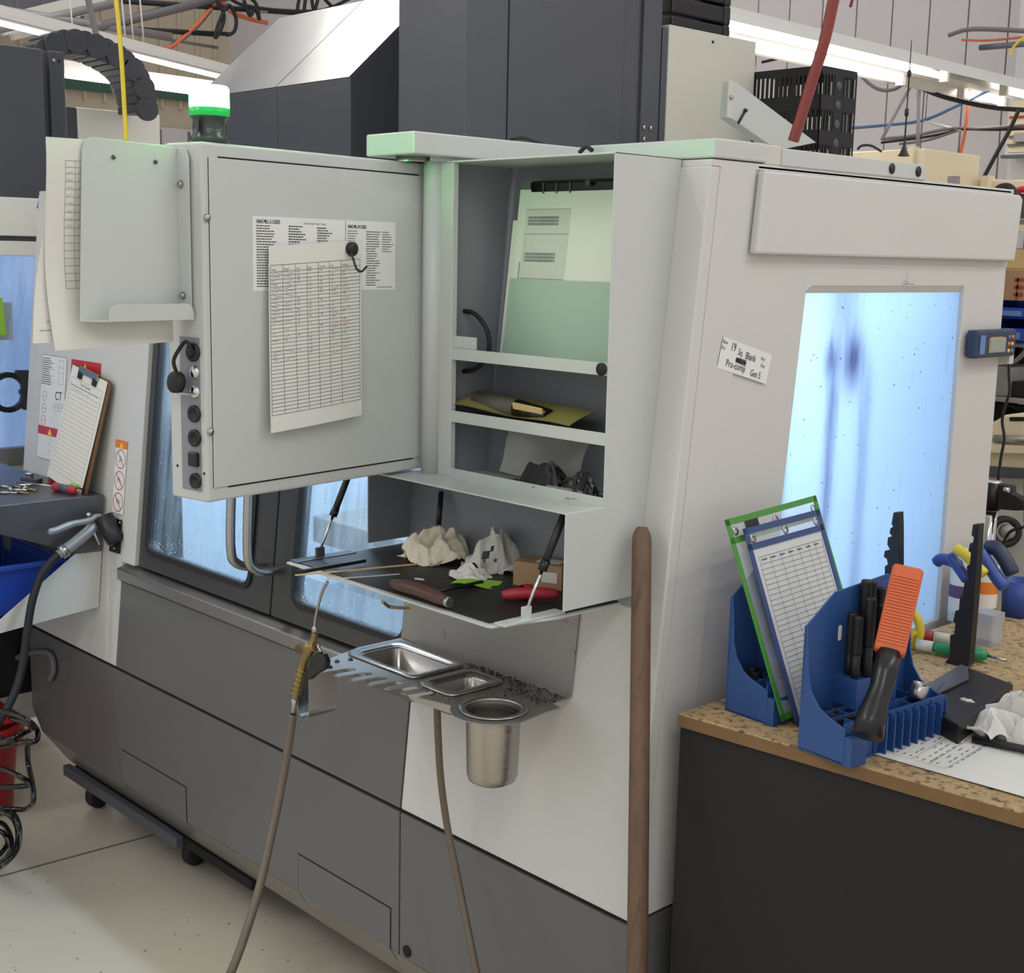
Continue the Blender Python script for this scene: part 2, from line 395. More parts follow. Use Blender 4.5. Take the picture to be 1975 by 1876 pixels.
# ================================================================ hall: floor, walls, ceiling lights
struct('floor', MB().box(-16, 6, -7, 9, -.05, 0), 'floor')
fj = MB()
j0, j1 = at(0, 1690, 'z', 0), at(480, 1560, 'z', 0); dj = (j1 - j0).normalized(); nj = V((-dj.y, dj.x, 0))*.004
fj.prism([j0 - dj*3 + nj, j1 + dj*2 + nj, j1 + dj*2 - nj, j0 - dj*3 - nj], (0, 0, .0008)); mk('control_joint', fj, 'cord_grey', bpy.data.objects['floor'])
def fspot(r):
    q = at(r.uniform(0, 700), r.uniform(1600, 1876), 'z', 0); return V((q.x, q.y, .0006))
fl_ = mk('floor_chips', flecks(70, fspot, (1,0,0), (0,1,0), (.0012,.004), 11, (0,0,1)), 'cord_grey', bpy.data.objects['floor']); fl_['kind'] = 'stuff'
wb = struct('wall_back', MB().box(-16, 6, 5.58, 5.7, 0, 6), 'wall')
for i in range(26):
    x = -7.0 + i*.24; mk('wall_panel', MB().box(x + .005, x + .235, 5.55, 5.58, 0, 5.2), 'wall', wb)
struct('wall_back_pier', MB().box(-2.20, -1.2, 5.2, 5.56, 0, 5.2), 'wall_light')
wl = struct('wall_left', MB().box(-10.6, -10.45, -7, 5.6, 0, 7), 'beige_wall')
for i in range(40):
    y = -2 + i*.19; mk('rib', MB().box(-10.45, -10.42, y, y + .03, 2.9, 6.5), 'beige_wall', wl)
mk('lower_cladding', MB().box(-10.45, -10.40, -7, 5.5, 0, 2.72), 'wall', wl)
for i in range(22):
    y = -1.2 + i*.3; mk('cladding_rib', MB().box(-10.40, -10.385, y, y + .02, 0, 2.70), 'cord_grey', wl)
mk('green_band', MB().box(-10.42, -10.39, -7, 5.5, 2.98, 3.08), mat('green_band', (58,92,78), .7), wl)

def fixture(a, b, z, label, group, tubes=((0, 1),), power=None, tilt=0.0, half=.15):
    """hanging two-lamp strip light from a to b (xy), with a white trough reflector"""
    a, b = V((*a, z)), V((*b, z)); d = (b - a).normalized(); s_ = V((-d.y, d.x, 0)); up = V((0,0,1)); L = (b - a).length
    t = thing('strip_light', label, 'light', (a + b)/2, group)
    hb = MB(); prof = [(-half, -.015), (-half*.55, .035), (-half*.3, .07), (half*.3, .07), (half*.55, .035), (half, -.015), (half*.94, -.012), (half*.5, .028), (-half*.5, .028), (-half*.94, -.012)]
    hb.prism([a + s_*u + up*v for u, v in prof], d*L); mk('reflector', hb, 'fixture_white', t)
    mk('ballast_cover', MB().prism([a + s_*u + up*v for u, v in ((-.05,.0), (-.04,.03), (.04,.03), (.05,.0))], d*L), 'fixture_white', t)
    for s0, s1 in tubes:
        p, q = a + d*L*s0, a + d*L*s1
        for u in (-half*.55, half*.55):
            mk('lamp_tube', MB().tube([p + s_*u - up*.012 + d*.03, q + s_*u - up*.012 - d*.03], .014, 10), 'tube_light', t)
            for e, sg in ((p, 1), (q, -1)): mk('lamp_holder', MB().obox(e + s_*u - up*.01 + d*sg*.02, d*.012, s_*.018, up*.025), 'fixture_white', t)
    if power:
        la = bpy.data.lights.new('strip_lamp', 'AREA'); la.shape = 'RECTANGLE'; la.size = L*.96; la.size_y = half*1.3; la.energy = power; la.color = (1.0, .972, .925)
        lo = bpy.data.objects.new('strip_lamp', la); C.objects.link(lo); lo.parent = t; lo.matrix_parent_inverse = WM[t.name].inverted()
        mm = Matrix((d, s_, d.cross(s_))).transposed().to_4x4(); mm.translation = (a + b)/2 - up*.035
        if (mm.to_3x3() @ V((0,0,-1))).z > 0: mm = Matrix((d, -s_, d.cross(-s_))).transposed().to_4x4(); mm.translation = (a + b)/2 - up*.035
        lo.matrix_world = mm
    return t
G = 'strip lights hanging over the hall'
pa, pb = at(1404, 60, 'z', 2.42), at(1975, 190, 'z', 2.42)
dd = (pb - pa).normalized()
fixture((pa - dd*.9).xy, (pa + dd*2.5).xy, 2.42, 'long white strip light hanging before the grey wall above the vent cage', G, ((0, .70), (.86, 1)), LAMP_W*.8, half=.19)
pa, pb = at(125, 140, 'z', 2.62), at(410, 178, 'z', 2.62); dd = (pb - pa).normalized()
fixture((pa - dd*1.2).xy, (pb + dd*.8).xy, 2.62, 'strip light seen beneath the black cable chain arch', G, ((0, 1),), None, half=.06)
pa, pb = at(285, 108, 'z', 2.75), at(390, 134, 'z', 2.75); dd = (pb - pa).normalized()
fixture((pa - dd*1.5).xy, (pb + dd*1.0).xy, 2.75, 'farther strip light behind the green signal lamp', G, ((0, 1),), None, half=.05)
for (x, y0, y1, z, k, lab) in ((-3.3, -1.6, 3.0, 3.25, 1.3, 'added high strip light placed for glare on the slanted mill cover'), (-1.3, -4.6, -1.2, 3.1, 1.6, 'high strip light over the aisle before the mill front'), (1.9, -3.8, -.6, 3.1, 1.2, 'high strip light over the aisle by the bench front'), (1.7, .1, 3.4, 3.1, 1.5, 'high strip light over the bench'), (-4.6, -5.2, -1.8, 3.1, 1.1, 'high strip light before the neighbouring mill')):  # the first is an unseen lamp added for glare on the cover
    fixture((x, y0), (x, y1), z, lab, G, ((0, 1),), LAMP_W*k)

# ================================================================ the mill
mill = thing('machining_centre', 'large white and grey CNC milling machine with lit windows filling the picture', 'machine', (-1.2, .5, 0))
R_ = -.068                          # right side plane
def P3(x, z, off=0): return V((x, FY(z) + off, z))
def fplate(pts, off=0.0, t=.02): return MB().prism([P3(x, z, off) for x, z in pts], (0, t, 0))
# base band with the two access hatches
bz0, bz1 = .218, .522
mk('base_panel', MB().prism([(-2.40,0,bz1-.003), (-.676,0,bz1-.003), (-.676,0,bz0), (-2.34,0,bz0), (-2.40,0,.275)], (0,.03,0)), 'grey', mill, .0015)
mk('base_panel', MB().prism([(-.672,0,bz1-.003), (R_,0,bz1-.003), (R_,0,bz0), (-.672,0,bz0)], (0,.03,0)), 'grey', mill, .0015)
mk('base_skirt', MB().prism([(-2.34,0,bz0), (-2.27,.05,.135), (-2.27,.07,.135), (-2.34,.03,bz0)], (2.34+R_,0,0)), mat('skirt_floor_light', (158,156,150), .30, .8), mill)  # paler, metallic copy of the base grey: floor light put into the tone
mk('base_shadow_box', MB().box(-2.33, R_-.01, .06, 1.05, .15, .56), 'gap', mill)  # near-black filler, shade inside the base put into its colour
mk('base_side_panel', MB().box(R_-.03, R_, .002, 1.1, .14, .52), 'grey', mill, .001)
for x0, x1 in ((-1.838, -1.512), (-1.026, -.702)):
    g = .0025; zt = .306; zb = .19
    def sk(z): return 0.0 if z >= bz0 else (bz0 - z)*.05/.083
    out = [(x0-g, zt+g), (x1+g, zt+g), (x1+g, bz0), (x1+g, zb), (x0-g, zb), (x0-g, bz0)]
    mk('hatch_gap', MB().prism([V((x, -.0006, z)) for x, z in (out[0], out[1], out[2], out[5])], (0,.0003,0)), 'gap', mill)
    for a, b in ((x0-g, x0), (x1, x1+g)): mk('hatch_gap', MB().add([(a, -.0006, bz0), (b, -.0006, bz0), (b, sk(zb)-.0006, zb), (a, sk(zb)-.0006, zb)], [(0,1,2,3)]), 'gap', mill)
    mk('hatch', MB().prism([(x0,-.0016,zt), (x1,-.0016,zt), (x1,-.0016,bz0), (x0,-.0016,bz0)], (0,.0008,0)), 'grey', mill)
mk('hole_plug', MB().lathe([(0,0), (.012,0), (.012,.002), (0,.002)], at(785, 1834, 'y', -.001), (0,-1,0), 16), 'gap', mill)
# seam shadow strip between base and upper panels
mk('seam_strip', MB().box(-2.40, R_, .006, .02, bz1-.004, bz1+.006), 'gap', mill)
# sloping front: left white column, grey band, white right panel
zt_ = 1.745
mk('front_panel', fplate([(-2.50,.527), (-1.868,.527), (-1.868,zt_), (-2.50,zt_)]), 'white', mill, .002)
mk('front_panel', fplate([(-1.864,.527), (-.676,.527), (-.676,.752), (-1.864,.752)]), 'grey', mill, .0015)
mk('front_panel', fplate([(-.672,.527), (R_,.527), (R_,zt_), (-.672,zt_)], 0, .025), 'white', mill, .003)
mk('front_header', fplate([(-1.868,1.66), (-.676,1.66), (-.676,zt_), (-1.868,zt_)], -.004), 'white', mill, .002)
b = MB(); b.prism([V((-1.87, FY(.77)-.012, .757)), V((-1.87, FY(.77)-.012, .787)), V((-1.87, FY(.8)+.035, .803)), V((-1.87, FY(.8)+.035, .757))], (1.195,0,0)); mk('sill', b, 'sill_steel', mill, .003)
# doors: dark frames with rounded windows, one pull handle each
def door(x0, x1, wx0, wx1):
    b = MB(); n = 6
    outer = rrect(x0, x1, .803, 1.66, .004, n); inner = rrect(wx0, wx1, .85, 1.62, .03, n)
    ring_plate(b, outer, inner, lambda x, z: P3(x, z, .008), (0, .025, 0)); d = part_of(mk('door_frame', b, 'door_grey', mill, .002))
    gb = MB(); ring_plate(gb, rrect(wx0-.008, wx1+.008, .842, 1.628, .036, n), rrect(wx0+.004, wx1-.004, .854, 1.616, .027, n), lambda x, z: P3(x, z, .002), (0, .008, 0)); mk('window_gasket', gb, 'rubber', d)
    mk('window_pane', MB().prism([P3(x, z, .018) for x, z in rrect(wx0, wx1, .85, 1.62, .03, n)], (0,.003,0)), 'window_front', d)
    return d
d1 = door(-1.795, -1.192, -1.752, -1.277); d2 = door(-1.186, -.68, -1.10, -.715)
mk('door_post', fplate([(-1.868,.803), (-1.799,.803), (-1.799,1.66), (-1.868,1.66)], -.002), 'white', mill, .002)
for d, (px, py) in ((d1, (510, 1088)), (d2, (543, 1098))):
    e = fr(px, py, .004); q = e + V((0,-.085,0)); zz = e.z
    b = MB().tube(bez([e + V((0,.02,0)), e + V((0,-.03,.0)), e + V((0,-.07,.012)), e + V((0,-.085,.05)), e + V((0,-.08,.20)), e + V((0,-.065,.45)), e + V((0,-.05,.49)), e + V((0,.06,.50))], 8), .0105, 12); mk('pull_handle', b, 'steel', d)
# interior behind the windows
intr = MB(); xa, xb, ya, yb, za, zb_ = -1.86, R_-.05, .20, 1.02, .62, 1.70
intr.add([(xa,ya,za),(xb,ya,za),(xb,yb,za),(xa,yb,za),(xa,ya,zb_),(xb,ya,zb_),(xb,yb,zb_),(xa,yb,zb_)], [(0,1,2,3),(2,3,7,6),(0,3,7,4),(4,5,6,7)])
mk('chip_enclosure', intr, 'interior', mill)
mk('way_cover', MB().prism([(xa+.05,.60,.66),(xb-.25,.60,.66),(xb-.25,.95,.98),(xa+.05,.95,.98)], (0,.05,0)), 'interior', mill)
mk('way_cover_step', MB().box(xa+.02, xb-.22, .45, .60, .62, .74), 'interior', mill)
mk('mill_table', MB().box(-1.55, -.45, .40, .72, .86, .93), 'steel_dirty', mill, .004)
mk('spindle_head', MB().box(-1.15, -.92, .50, .80, 1.30, 1.70), 'dark', mill, .01)
for x0, y0, w_, h, pw in ((-1.0, .24, 1.4, .05, 20), (-.22, .62, .05, .5, 1.2)):
    la = bpy.data.lights.new('work_light', 'AREA'); la.shape = 'RECTANGLE'; la.size = w_; la.size_y = h; la.energy = pw; la.color = (.84, .93, 1.0)
    lo = bpy.data.objects.new('work_light', la); C.objects.link(lo); lo.location = (x0, y0 + .03, 1.66); lo.parent = mill; lo.matrix_parent_inverse = WM[mill.name].inverted()
for (x0, x1, y0, y1) in ((-1.7, -.3, .22, .27), (-.25, -.19, .37, .87)):
    mk('work_lamp', MB().box(x0, x1, y0, y1, 1.675, 1.695), 'fixture_white', mill)
# bare area light added inside the cell to make the side window glow
la = bpy.data.lights.new('work_light', 'AREA'); la.shape = 'RECTANGLE'; la.size = .7; la.size_y = .75; la.energy = .24; la.color = (.84, .93, 1.0)
lo = bpy.data.objects.new('work_light', la); C.objects.link(lo); lo.location = (-.42, .64, 1.2); lo.rotation_euler = (0, -math.pi/2, 0); lo.parent = mill; lo.matrix_parent_inverse = WM[mill.name].inverted()
# right side: corner strip, side door with recessed window, header
def S3(y, z, off=0.0): return V((R_ + off, y, z))
def seam_y(z): return .149 + (z - .885)*(.238 - .149)/(1.753 - .885)
mk('corner_strip', MB().prism([S3(FY(.527)+.0245, .527), S3(seam_y(.527)-.0008, .527), S3(seam_y(zt_)-.0008, zt_), S3(FY(zt_)+.0245, zt_)], (-.02,0,0)), 'white', mill)
b = MB(); zl = .60; wy0, wy1, wz0, wz1 = .399, .935, .88, 1.549
def wyl(z): return .399 + (z - 1.549)*.10
mk('side_seam_gap', MB().prism([S3(seam_y(.53)-.003,.53,-.004), S3(seam_y(.53)+.003,.53,-.004), S3(seam_y(1.74)+.003,1.74,-.004), S3(seam_y(1.74)-.003,1.74,-.004)], (-.02,0,0)), 'gap', mill)
outer = [(seam_y(.527)+.0008,.527), (1.10,.527), (1.10,1.612), (seam_y(1.612)+.0008,1.612)]
mk('header_light_stop', MB().prism([S3(seam_y(1.60)+.001,1.60,-.002), S3(1.10,1.60,-.002), S3(1.10,1.745,-.002), S3(seam_y(1.745)+.001,1.745,-.002)], (-.03,0,0)), 'white', mill)  # unseen plate added to stop work light leaking behind the header
mk('seam_light_stop', MB().prism([S3(.10,.55,-.036), S3(.36,.55,-.036), S3(.38,1.72,-.036), S3(.16,1.72,-.036)], (-.004,0,0)), 'white', mill)  # unseen sheet added to stop work light leaking at the seam
inner = [(wyl(wz0),wz0), (wy1,wz0), (wy1,wz1+.012), (wyl(wz1+.012),wz1+.012)]
ring_plate(b, outer, inner, lambda y, z: S3(y, z, -.003), (-.025,0,0)); sd = part_of(mk('side_door', b, 'white', mill, .002))
mk('window_pane', MB().prism([S3(y, z, -.012) for y, z in ((wyl(wz0-.01)-.01,wz0-.01), (wy1+.01,wz0-.01), (wy1+.01,wz1+.01), (wyl(wz1)-.01,wz1+.01))], (-.004,0,0)), 'window_side', sd)
mk('window_ledge', MB().prism([S3(wyl(wz1)+.0, wz1-.001, -.0115), S3(wy1, wz1-.001, -.0115), S3(wy1+.0, wz1+.012, -.004), S3(wyl(wz1+.012)+.02, wz1+.012, -.004)], (0,0,.002)), 'cream', sd)
p = [S3(seam_y(1.612)+.004,1.612), S3(1.098,1.612), S3(1.112,1.735), S3(1.10,1.744), S3(seam_y(1.744)+.004,1.744)]
mk('side_header', MB().prism(p, (.016,0,0)), 'white', mill, .004)
mk('header_cap', MB().prism([S3(seam_y(1.745)+.004,1.745), S3(1.098,1.745), S3(1.09,1.754), S3(seam_y(1.745)+.004,1.754)], (-.06,0,0)), 'white', mill, .003)
mk('side_scratch', Print(Frame(S3(.665,1.60,.0), (0,1,0), (0,0,-1)), .0006).line(.05,.01,.05,.035,.001).line(.035,.035,.075,.036,.0012).line(.04,.03,.055,.033,.001), 'ink_soft', sd)
# roof and its boxes
mk('roof', MB().prism([(-2.5,.125,1.745), (R_,.125,1.745), (R_,1.10,1.745), (-2.5,1.10,1.745)], (0,0,.01)), 'white', mill)
mk('rear_housing', MB().box(-1.75, -.72, 1.101, 2.2, 0, 1.752), 'white', mill)
mk('back_panel', MB().box(-2.5, R_-.006, 1.06, 1.099, .56, 1.745), 'white', mill)
mk('left_side_panel', MB().box(-2.50, -2.48, .13, 1.10, .53, 1.745), 'white', mill)
mk('roof_cap', MB().box(-.34, R_+.004, .128, .26, 1.757, 1.787), 'cabinet_grey', mill, .003)
mk('roof_box', MB().box(-.30, R_+.001, .258, .302, 1.755, 1.786), 'cream', mill, .002)
rb = part_of(mk('roof_box', MB().box(-.28, R_+.003, .302, .75, 1.755, 1.783), 'cabinet_grey', mill, .002))
for px, py in ((1721, 314), (1772, 319)):
    c_ = at(px, py, 'x', R_+.0035); mk('grommet_hole', MB().lathe([(0,0), (.0095,0), (.0095,.001), (0,.001)], (c_.x, c_.y, 1.7695), (1,0,0), 20), 'black', rb)
mk('antenna', MB().lathe([(.012,0), (.008,.006), (.003,.02), (.0018,.03), (.0015,.075), (.004,.078), (.004,.090), (.0014,.092), (.0014,.15), (.004,.152), (.004,.162), (.0012,.165), (.0008,.22)], at(1743, 301, 'x', R_-.12) , (0,0,1), 10), 'black', mill)
# column, head and tool changer covers rising behind the roof
cy = .58
cL, cR = at(768, 200, 'y', cy).x, at(898, 200, 'y', cy).x
mk('column_cover', MB().box(cL, cR, cy, at(1202, 150, 'x', cR).y, 1.70, 2.75), 'dark', mill, .003)
yq = at(979, 150, 'x', cR).y
mk('column_seam', MB().box(cR-.002, cR+.0015, yq-.0015, yq+.0015, 1.72, 2.75), 'gap', mill)
mk('column_trim', MB().box(cL+.02, cR+.001, cy-.001, cy+.002, 1.74, 1.80), 'dark', mill)
y0_, y1_, y2_ = at(1202, 150, 'x', cR).y, at(1240, 150, 'x', cR).y, at(1274, 150, 'x', cR).y
mk('column_rail', MB().box(cR-.22, cR-.012, y0_, y1_, 1.70, 2.75), 'dark', mill, .002)
rl = part_of(mk('column_flange', MB().box(cR-.2, cR-.002, y1_, y2_, 1.80, 2.75), 'dark', mill, .002))
mk('column_flange', MB().box(cR-.2, cR-.002, y1_, y2_, 1.66, 1.796), 'dark', mill, .002)
for px, py in ((1242, 246), (1255, 247), (1242, 268)):
    mk('bolt_head', MB().lathe([(0,0), (.007,0), (.007,.003), (.004,.005), (0,.005)], at(px, py, 'x', cR-.002), (1,0,0), 12), 'steel', rl)
mat('cover_glare', (150,150,150), .30, .75, var=.10, vs=5, dark=(96,96,98), dscale=4, damt=.58, stretch=(1,1,.5))  # dark cover paint made pale and metallic: lamp glare put into the colour
ty = .60; tL, tM, tR = at(385, 190, 'y', ty), at(533, 170, 'y', ty), at(675, 148, 'y', ty)
tz = (tL.z + tM.z + tR.z)/3
for k, (xa_, xb_) in enumerate(((tL.x - .02, tM.x - .001), (tM.x + .001, tR.x))):
    b = MB().prism([(xa_, ty, 1.70), (xa_, ty, tz), (xa_, ty + .30, tz + .27), (xa_, ty + .42, tz + .27), (xa_, ty + .42, 1.70)], (xb_ - xa_, 0, 0))
    mk('tool_changer_cover', b, 'dark', mill, .003)
    mk('cover_slope', MB().prism([(xa_+.001, ty-.0008, tz+.001), (xa_+.001, ty+.299, tz+.2708), (xa_+.001, ty+.298, tz+.2722), (xa_+.001, ty-.0022, tz+.0022)], (xb_-xa_-.002, 0, 0)), 'cover_glare', mill)  # thin overlay carrying the glare tone of the slope
# rear electrical cabinet with a flange bracket, vent cage for the brake resistors
ec = part_of(mk('rear_cabinet', MB().prism([V((cR-.30, at(1288, 150, 'x', cR).y, 1.72)), V((cR, at(1288, 150, 'x', cR).y, 1.72)), V((cR, at(1288, 150, 'x', cR).y, 2.22)), V((cR-.30, at(1288, 150, 'x', cR).y, 2.22))], (0, at(1458, 100, 'x', cR).y - at(1288, 150, 'x', cR).y, 0)), 'cream', mill, .003))
mk('cabinet_edge', MB().box(cR-.30, cR-.004, at(1277, 150, 'x', cR).y, at(1288, 150, 'x', cR).y - .001, 1.72, 2.21), 'dark', mill)
mk('rear_cabinet_step', MB().box(cR-.28, cR-.03, at(1458, 100, 'x', cR).y, at(1458, 100, 'x', cR).y + .05, 1.72, 2.16), 'cream', mill)
mk('screw_hole', MB().lathe([(0,0), (.004,0), (.004,.001), (0,.001)], at(1375, 81, 'x', cR+.001), (1,0,0), 10), 'gap', ec)

# drops and fine chips clinging to the windows
def dropspot(x0, x1, r):
    z = .853 + abs(r.gauss(0, .03)); x = r.uniform(x0+.01, x1-.01)
    if r.random() < .35: z = r.uniform(.86, 1.2)
    return P3(x, z, .0165)
for d, x0, x1, k in ((d1, -1.752, -1.277, 1), (d2, -1.10, -.715, 2)):
    o = mk('window_drops', flecks(420, lambda r: dropspot(x0, x1, r), (1,0,0), (0,0,1), (.0008,.0026), k, (0,-1,0)), mat('drop_white_%d' % k, (226,234,240), .3), d); o['kind'] = 'stuff'
o = mk('window_chips', flecks(110, lambda r: S3(r.uniform(.36,.93), r.uniform(.9,1.54), -.0118), (0,1,0), (0,0,1), (.0008,.0030), 5, (1,0,0)), 'dark', sd); o['kind'] = 'stuff'
# slanted cable duct from the cabinet to the roof
A0, A1 = at(1416, 155, 'x', -.90), at(1408, 226, 'x', -.90)
B0, B1 = at(1575, 275, 'x', -.90), at(1500, 290, 'x', -.90)
A0 = V((-.90, A0.y, A0.z)); 
duct = part_of(mk('cable_duct', MB().prism([A0, A1, B1, B0], (-.035,0,0)), 'cabinet_grey', mill, .002))
mk('duct_flange', MB().prism([at(1406,155,'x',-.899), at(1416,156,'x',-.899), at(1412,228,'x',-.899), at(1402,226,'x',-.899)], (-.004,0,0)), 'cream', duct)
mk('flange_screw', MB().lathe([(0,0), (.006,0), (.005,.003), (0,.004)], at(1410,188,'x',-.898), (1,0,0), 12), 'steel', duct)
mk('cable_tie', MB().tube([at(1438,213,'x',-.896), at(1424,238,'x',-.896)], .003, 6).lathe([(0,-.005), (.005,-.003), (.005,.003), (0,.005)], at(1438,213,'x',-.896), (0,1,0), 8), 'black', duct)
# resistor vent cage: slotted sheet sides
vy = 1.68
vc = thing('vent_cage', 'black slotted metal vent cage standing on the mill roof', 'vent cage', at(1585, 285, 'y', vy))
vxr = at(1582, 200, 'y', vy).x; vxl = at(1455, 200, 'y', vy).x; vzt = at(1585, 127, 'y', vy).z; vzb = 1.755
vyr = at(1650, 200, 'x', vxr).y
def slotted(name, to3, U, Z, cols, rows, d, skip=None):
    """sheet with a grid of punched slots, built from bars and bands"""
    b = MB(); us = [U[0]]; 
    band = (Z[1]-Z[0])/rows
    for r_ in range(rows):
        z0 = Z[0] + band*r_; zs0, zs1 = z0 + band*.22, z0 + band*.80
        for (a, c_) in ((z0, zs0), (zs1, z0 + band)): b.prism([to3(U[0], a), to3(U[1], a), to3(U[1], c_), to3(U[0], c_)], d)
        w_ = (U[1]-U[0])/cols
        for k in range(cols + 1):
            u0 = U[0] + w_*k - w_*.28; u1 = u0 + w_*.56
            u0, u1 = max(u0, U[0]), min(u1, U[1])
            if skip and skip[0] < (k/cols) < skip[1]: u0, u1 = max(U[0], U[0] + w_*k - w_*.5), min(U[1], U[0] + w_*k + w_*.5)
            b.prism([to3(u0, zs0), to3(u1, zs0), to3(u1, zs1), to3(u0, zs1)], d)
    return mk(name, b, 'black', vc)
slotted('front_sheet', lambda u, z: V((u, vy, z)), (vxl-.05, vxr), (vzb, vzt), 18, 4, (0,.002,0), (.62,.72))
part_of(slotted('side_sheet', lambda u, z: V((vxr, u, z)), (vy, vyr), (vzb, vzt), 12, 4, (-.002,0,0), (.40,.62)))
mk('top_sheet', MB().box(vxl-.05, vxr, vy, vyr, vzt, vzt+.002), 'black', vc)
slotted('rear_sheet', lambda u, z: V((u, vyr, z)), (vxl-.05, vxr), (vzb, vzt), 18, 4, (0,.002,0))
for k in range(4): mk('knockout_plug', MB().lathe([(0,.002), (.011,.002), (.013,0), (.0125,-.001), (0,-.001)], V((vxr, (vy+vyr)/2, vzt - .045 - k*.052)), (1,0,0), 16), 'dark', vc)
for k in range(4): mk('resistor_tube', MB().tube([V((vxl, vy+.03+k*.03, vzb+.03)), V((vxr-.01, vy+.03+k*.03, vzb+.03))], .009, 8), 'cream', vc)

# cable chain loop above the rear cabinet
ch = thing('cable_chain', 'black cable chain rising behind the white rear cabinet', 'cable chain', at(1357, 60, 'x', -1.25))
for k in range(6):
    z0 = at(1357, 60, 'x', -1.25).z - .02 + k*.052; yc0, yc1 = at(1296, 20, 'x', -1.25).y, at(1400, 20, 'x', -1.25).y
    mk('chain_link', MB().box(-1.33, -1.25, yc0, yc1, z0, z0 + .046), 'black', ch, .006)
    mk('link_side', MB().box(-1.34, -1.245, yc1 - .01, yc1 + .02, z0 - .006, z0 + .05), 'black', ch, .008)
# signal light on the pendant is built with the pendant

# ================================================================ storage cabinet on the mill front
cab = thing('storage_cabinet', 'pale grey open metal cabinet with shelves mounted on the mill front', 'cabinet', (-.35, 0, 1.06))
cx0, cx1, cyf, cz0, cz1 = -.530, -.130, -.031, 1.215, 1.758
t = .0025
# right cheek: an L-shaped sheet, deeper below the shelf ledge
ck = [(cyf, cz1), (cyf, cz0), (-.115, cz0-.001), (-.115, 1.06), (FY(1.06), 1.06), (FY(cz1), cz1)]
mk('side_cheek', MB().prism([V((cx1, y, z)) for y, z in ck], (t,0,0)), 'cabinet_grey', cab, .001)
mk('top_sheet', MB().box(cx0-.02, cx1+t, cyf-.002, FY(cz1), cz1-.003, cz1), 'cabinet_grey', cab, .001)
bk = MB().prism([V((cx0-.10, FY(1.06)-.006, 1.06)), V((cx1, FY(1.06)-.006, 1.06)), V((cx1, FY(cz1)-.006, cz1-.003)), V((cx0-.10, FY(cz1)-.006, cz1-.003))], (0,.003,0))
bkp = part_of(mk('back_sheet', bk, mat('inner_grey', (132,136,142), .4, var=.03, vs=4, bump=.08, bs=260), cab))  # darker than the outer sheets: the cabinet's inner shade put into the grey
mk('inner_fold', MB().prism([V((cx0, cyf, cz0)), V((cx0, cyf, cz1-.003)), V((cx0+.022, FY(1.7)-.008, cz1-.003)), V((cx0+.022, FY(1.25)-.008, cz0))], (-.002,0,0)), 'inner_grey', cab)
mk('front_post', MB().box(cx0-.005, cx0+.032, cyf-.002, cyf+.010, cz0, cz1-.003), 'cabinet_grey', cab, .001)
mk('hinge_post', MB().tube([(cx0-.018, cyf-.004, cz0), (cx0-.018, cyf-.004, cz1)], .018, 20), 'cabinet_grey', cab)
for zt2 in (1.441, 1.332, 1.230):
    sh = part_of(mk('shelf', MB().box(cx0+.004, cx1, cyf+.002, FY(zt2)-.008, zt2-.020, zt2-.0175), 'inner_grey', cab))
    mk('shelf_lip', MB().box(cx0, cx1, cyf, cyf+.002, zt2-.020, zt2), 'cabinet_grey', sh, .0005)
    if zt2 > 1.4: mk('rubber_stop', MB().lathe([(0,0), (.010,0), (.010,.004), (0,.004)], V((cx1-.009, cyf-.001, zt2-.010)), (0,-1,0), 16), 'rubber', sh)
mk('divider_fold', MB().box(cx0+.004, cx0+.09, cyf+.004, cyf+.006, 1.441, 1.462), 'cabinet_grey', cab)
lx0 = -.715
mk('ledge_sheet', MB().prism([(lx0,-.115,1.2125), (cx1,-.115,1.2125), (cx1,FY(1.21)-.008,1.2125), (lx0,FY(1.21)-.008,1.2125)], (0,0,.0025)), 'cabinet_grey', cab, .0008)
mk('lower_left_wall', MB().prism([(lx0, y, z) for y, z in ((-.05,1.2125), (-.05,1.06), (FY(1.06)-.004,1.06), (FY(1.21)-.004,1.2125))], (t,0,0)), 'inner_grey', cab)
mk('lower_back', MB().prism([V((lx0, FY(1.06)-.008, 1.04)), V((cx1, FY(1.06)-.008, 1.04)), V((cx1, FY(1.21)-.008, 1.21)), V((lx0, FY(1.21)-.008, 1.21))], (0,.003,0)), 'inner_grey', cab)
for px, py in ((952, 355), (930, 613), (907, 868)):
    c_ = fr(px, py, -.008); mk('keyhole_slot', MB().prism([c_ + V((u, -.0005 + TILT*v, v)) for u, v in rrect(-.006, .006, -.016, .002, .0055, 4)], (0,-.0006,0)), mat('slot_%d' % px, (108,110,114), .5), bkp)
    mk('bolt_head', MB().lathe([(0,.006), (.004,.0055), (.0075,.002), (.0085,0), (0,-.001)], c_, (0,-1,.1), 14), 'dark', bkp)
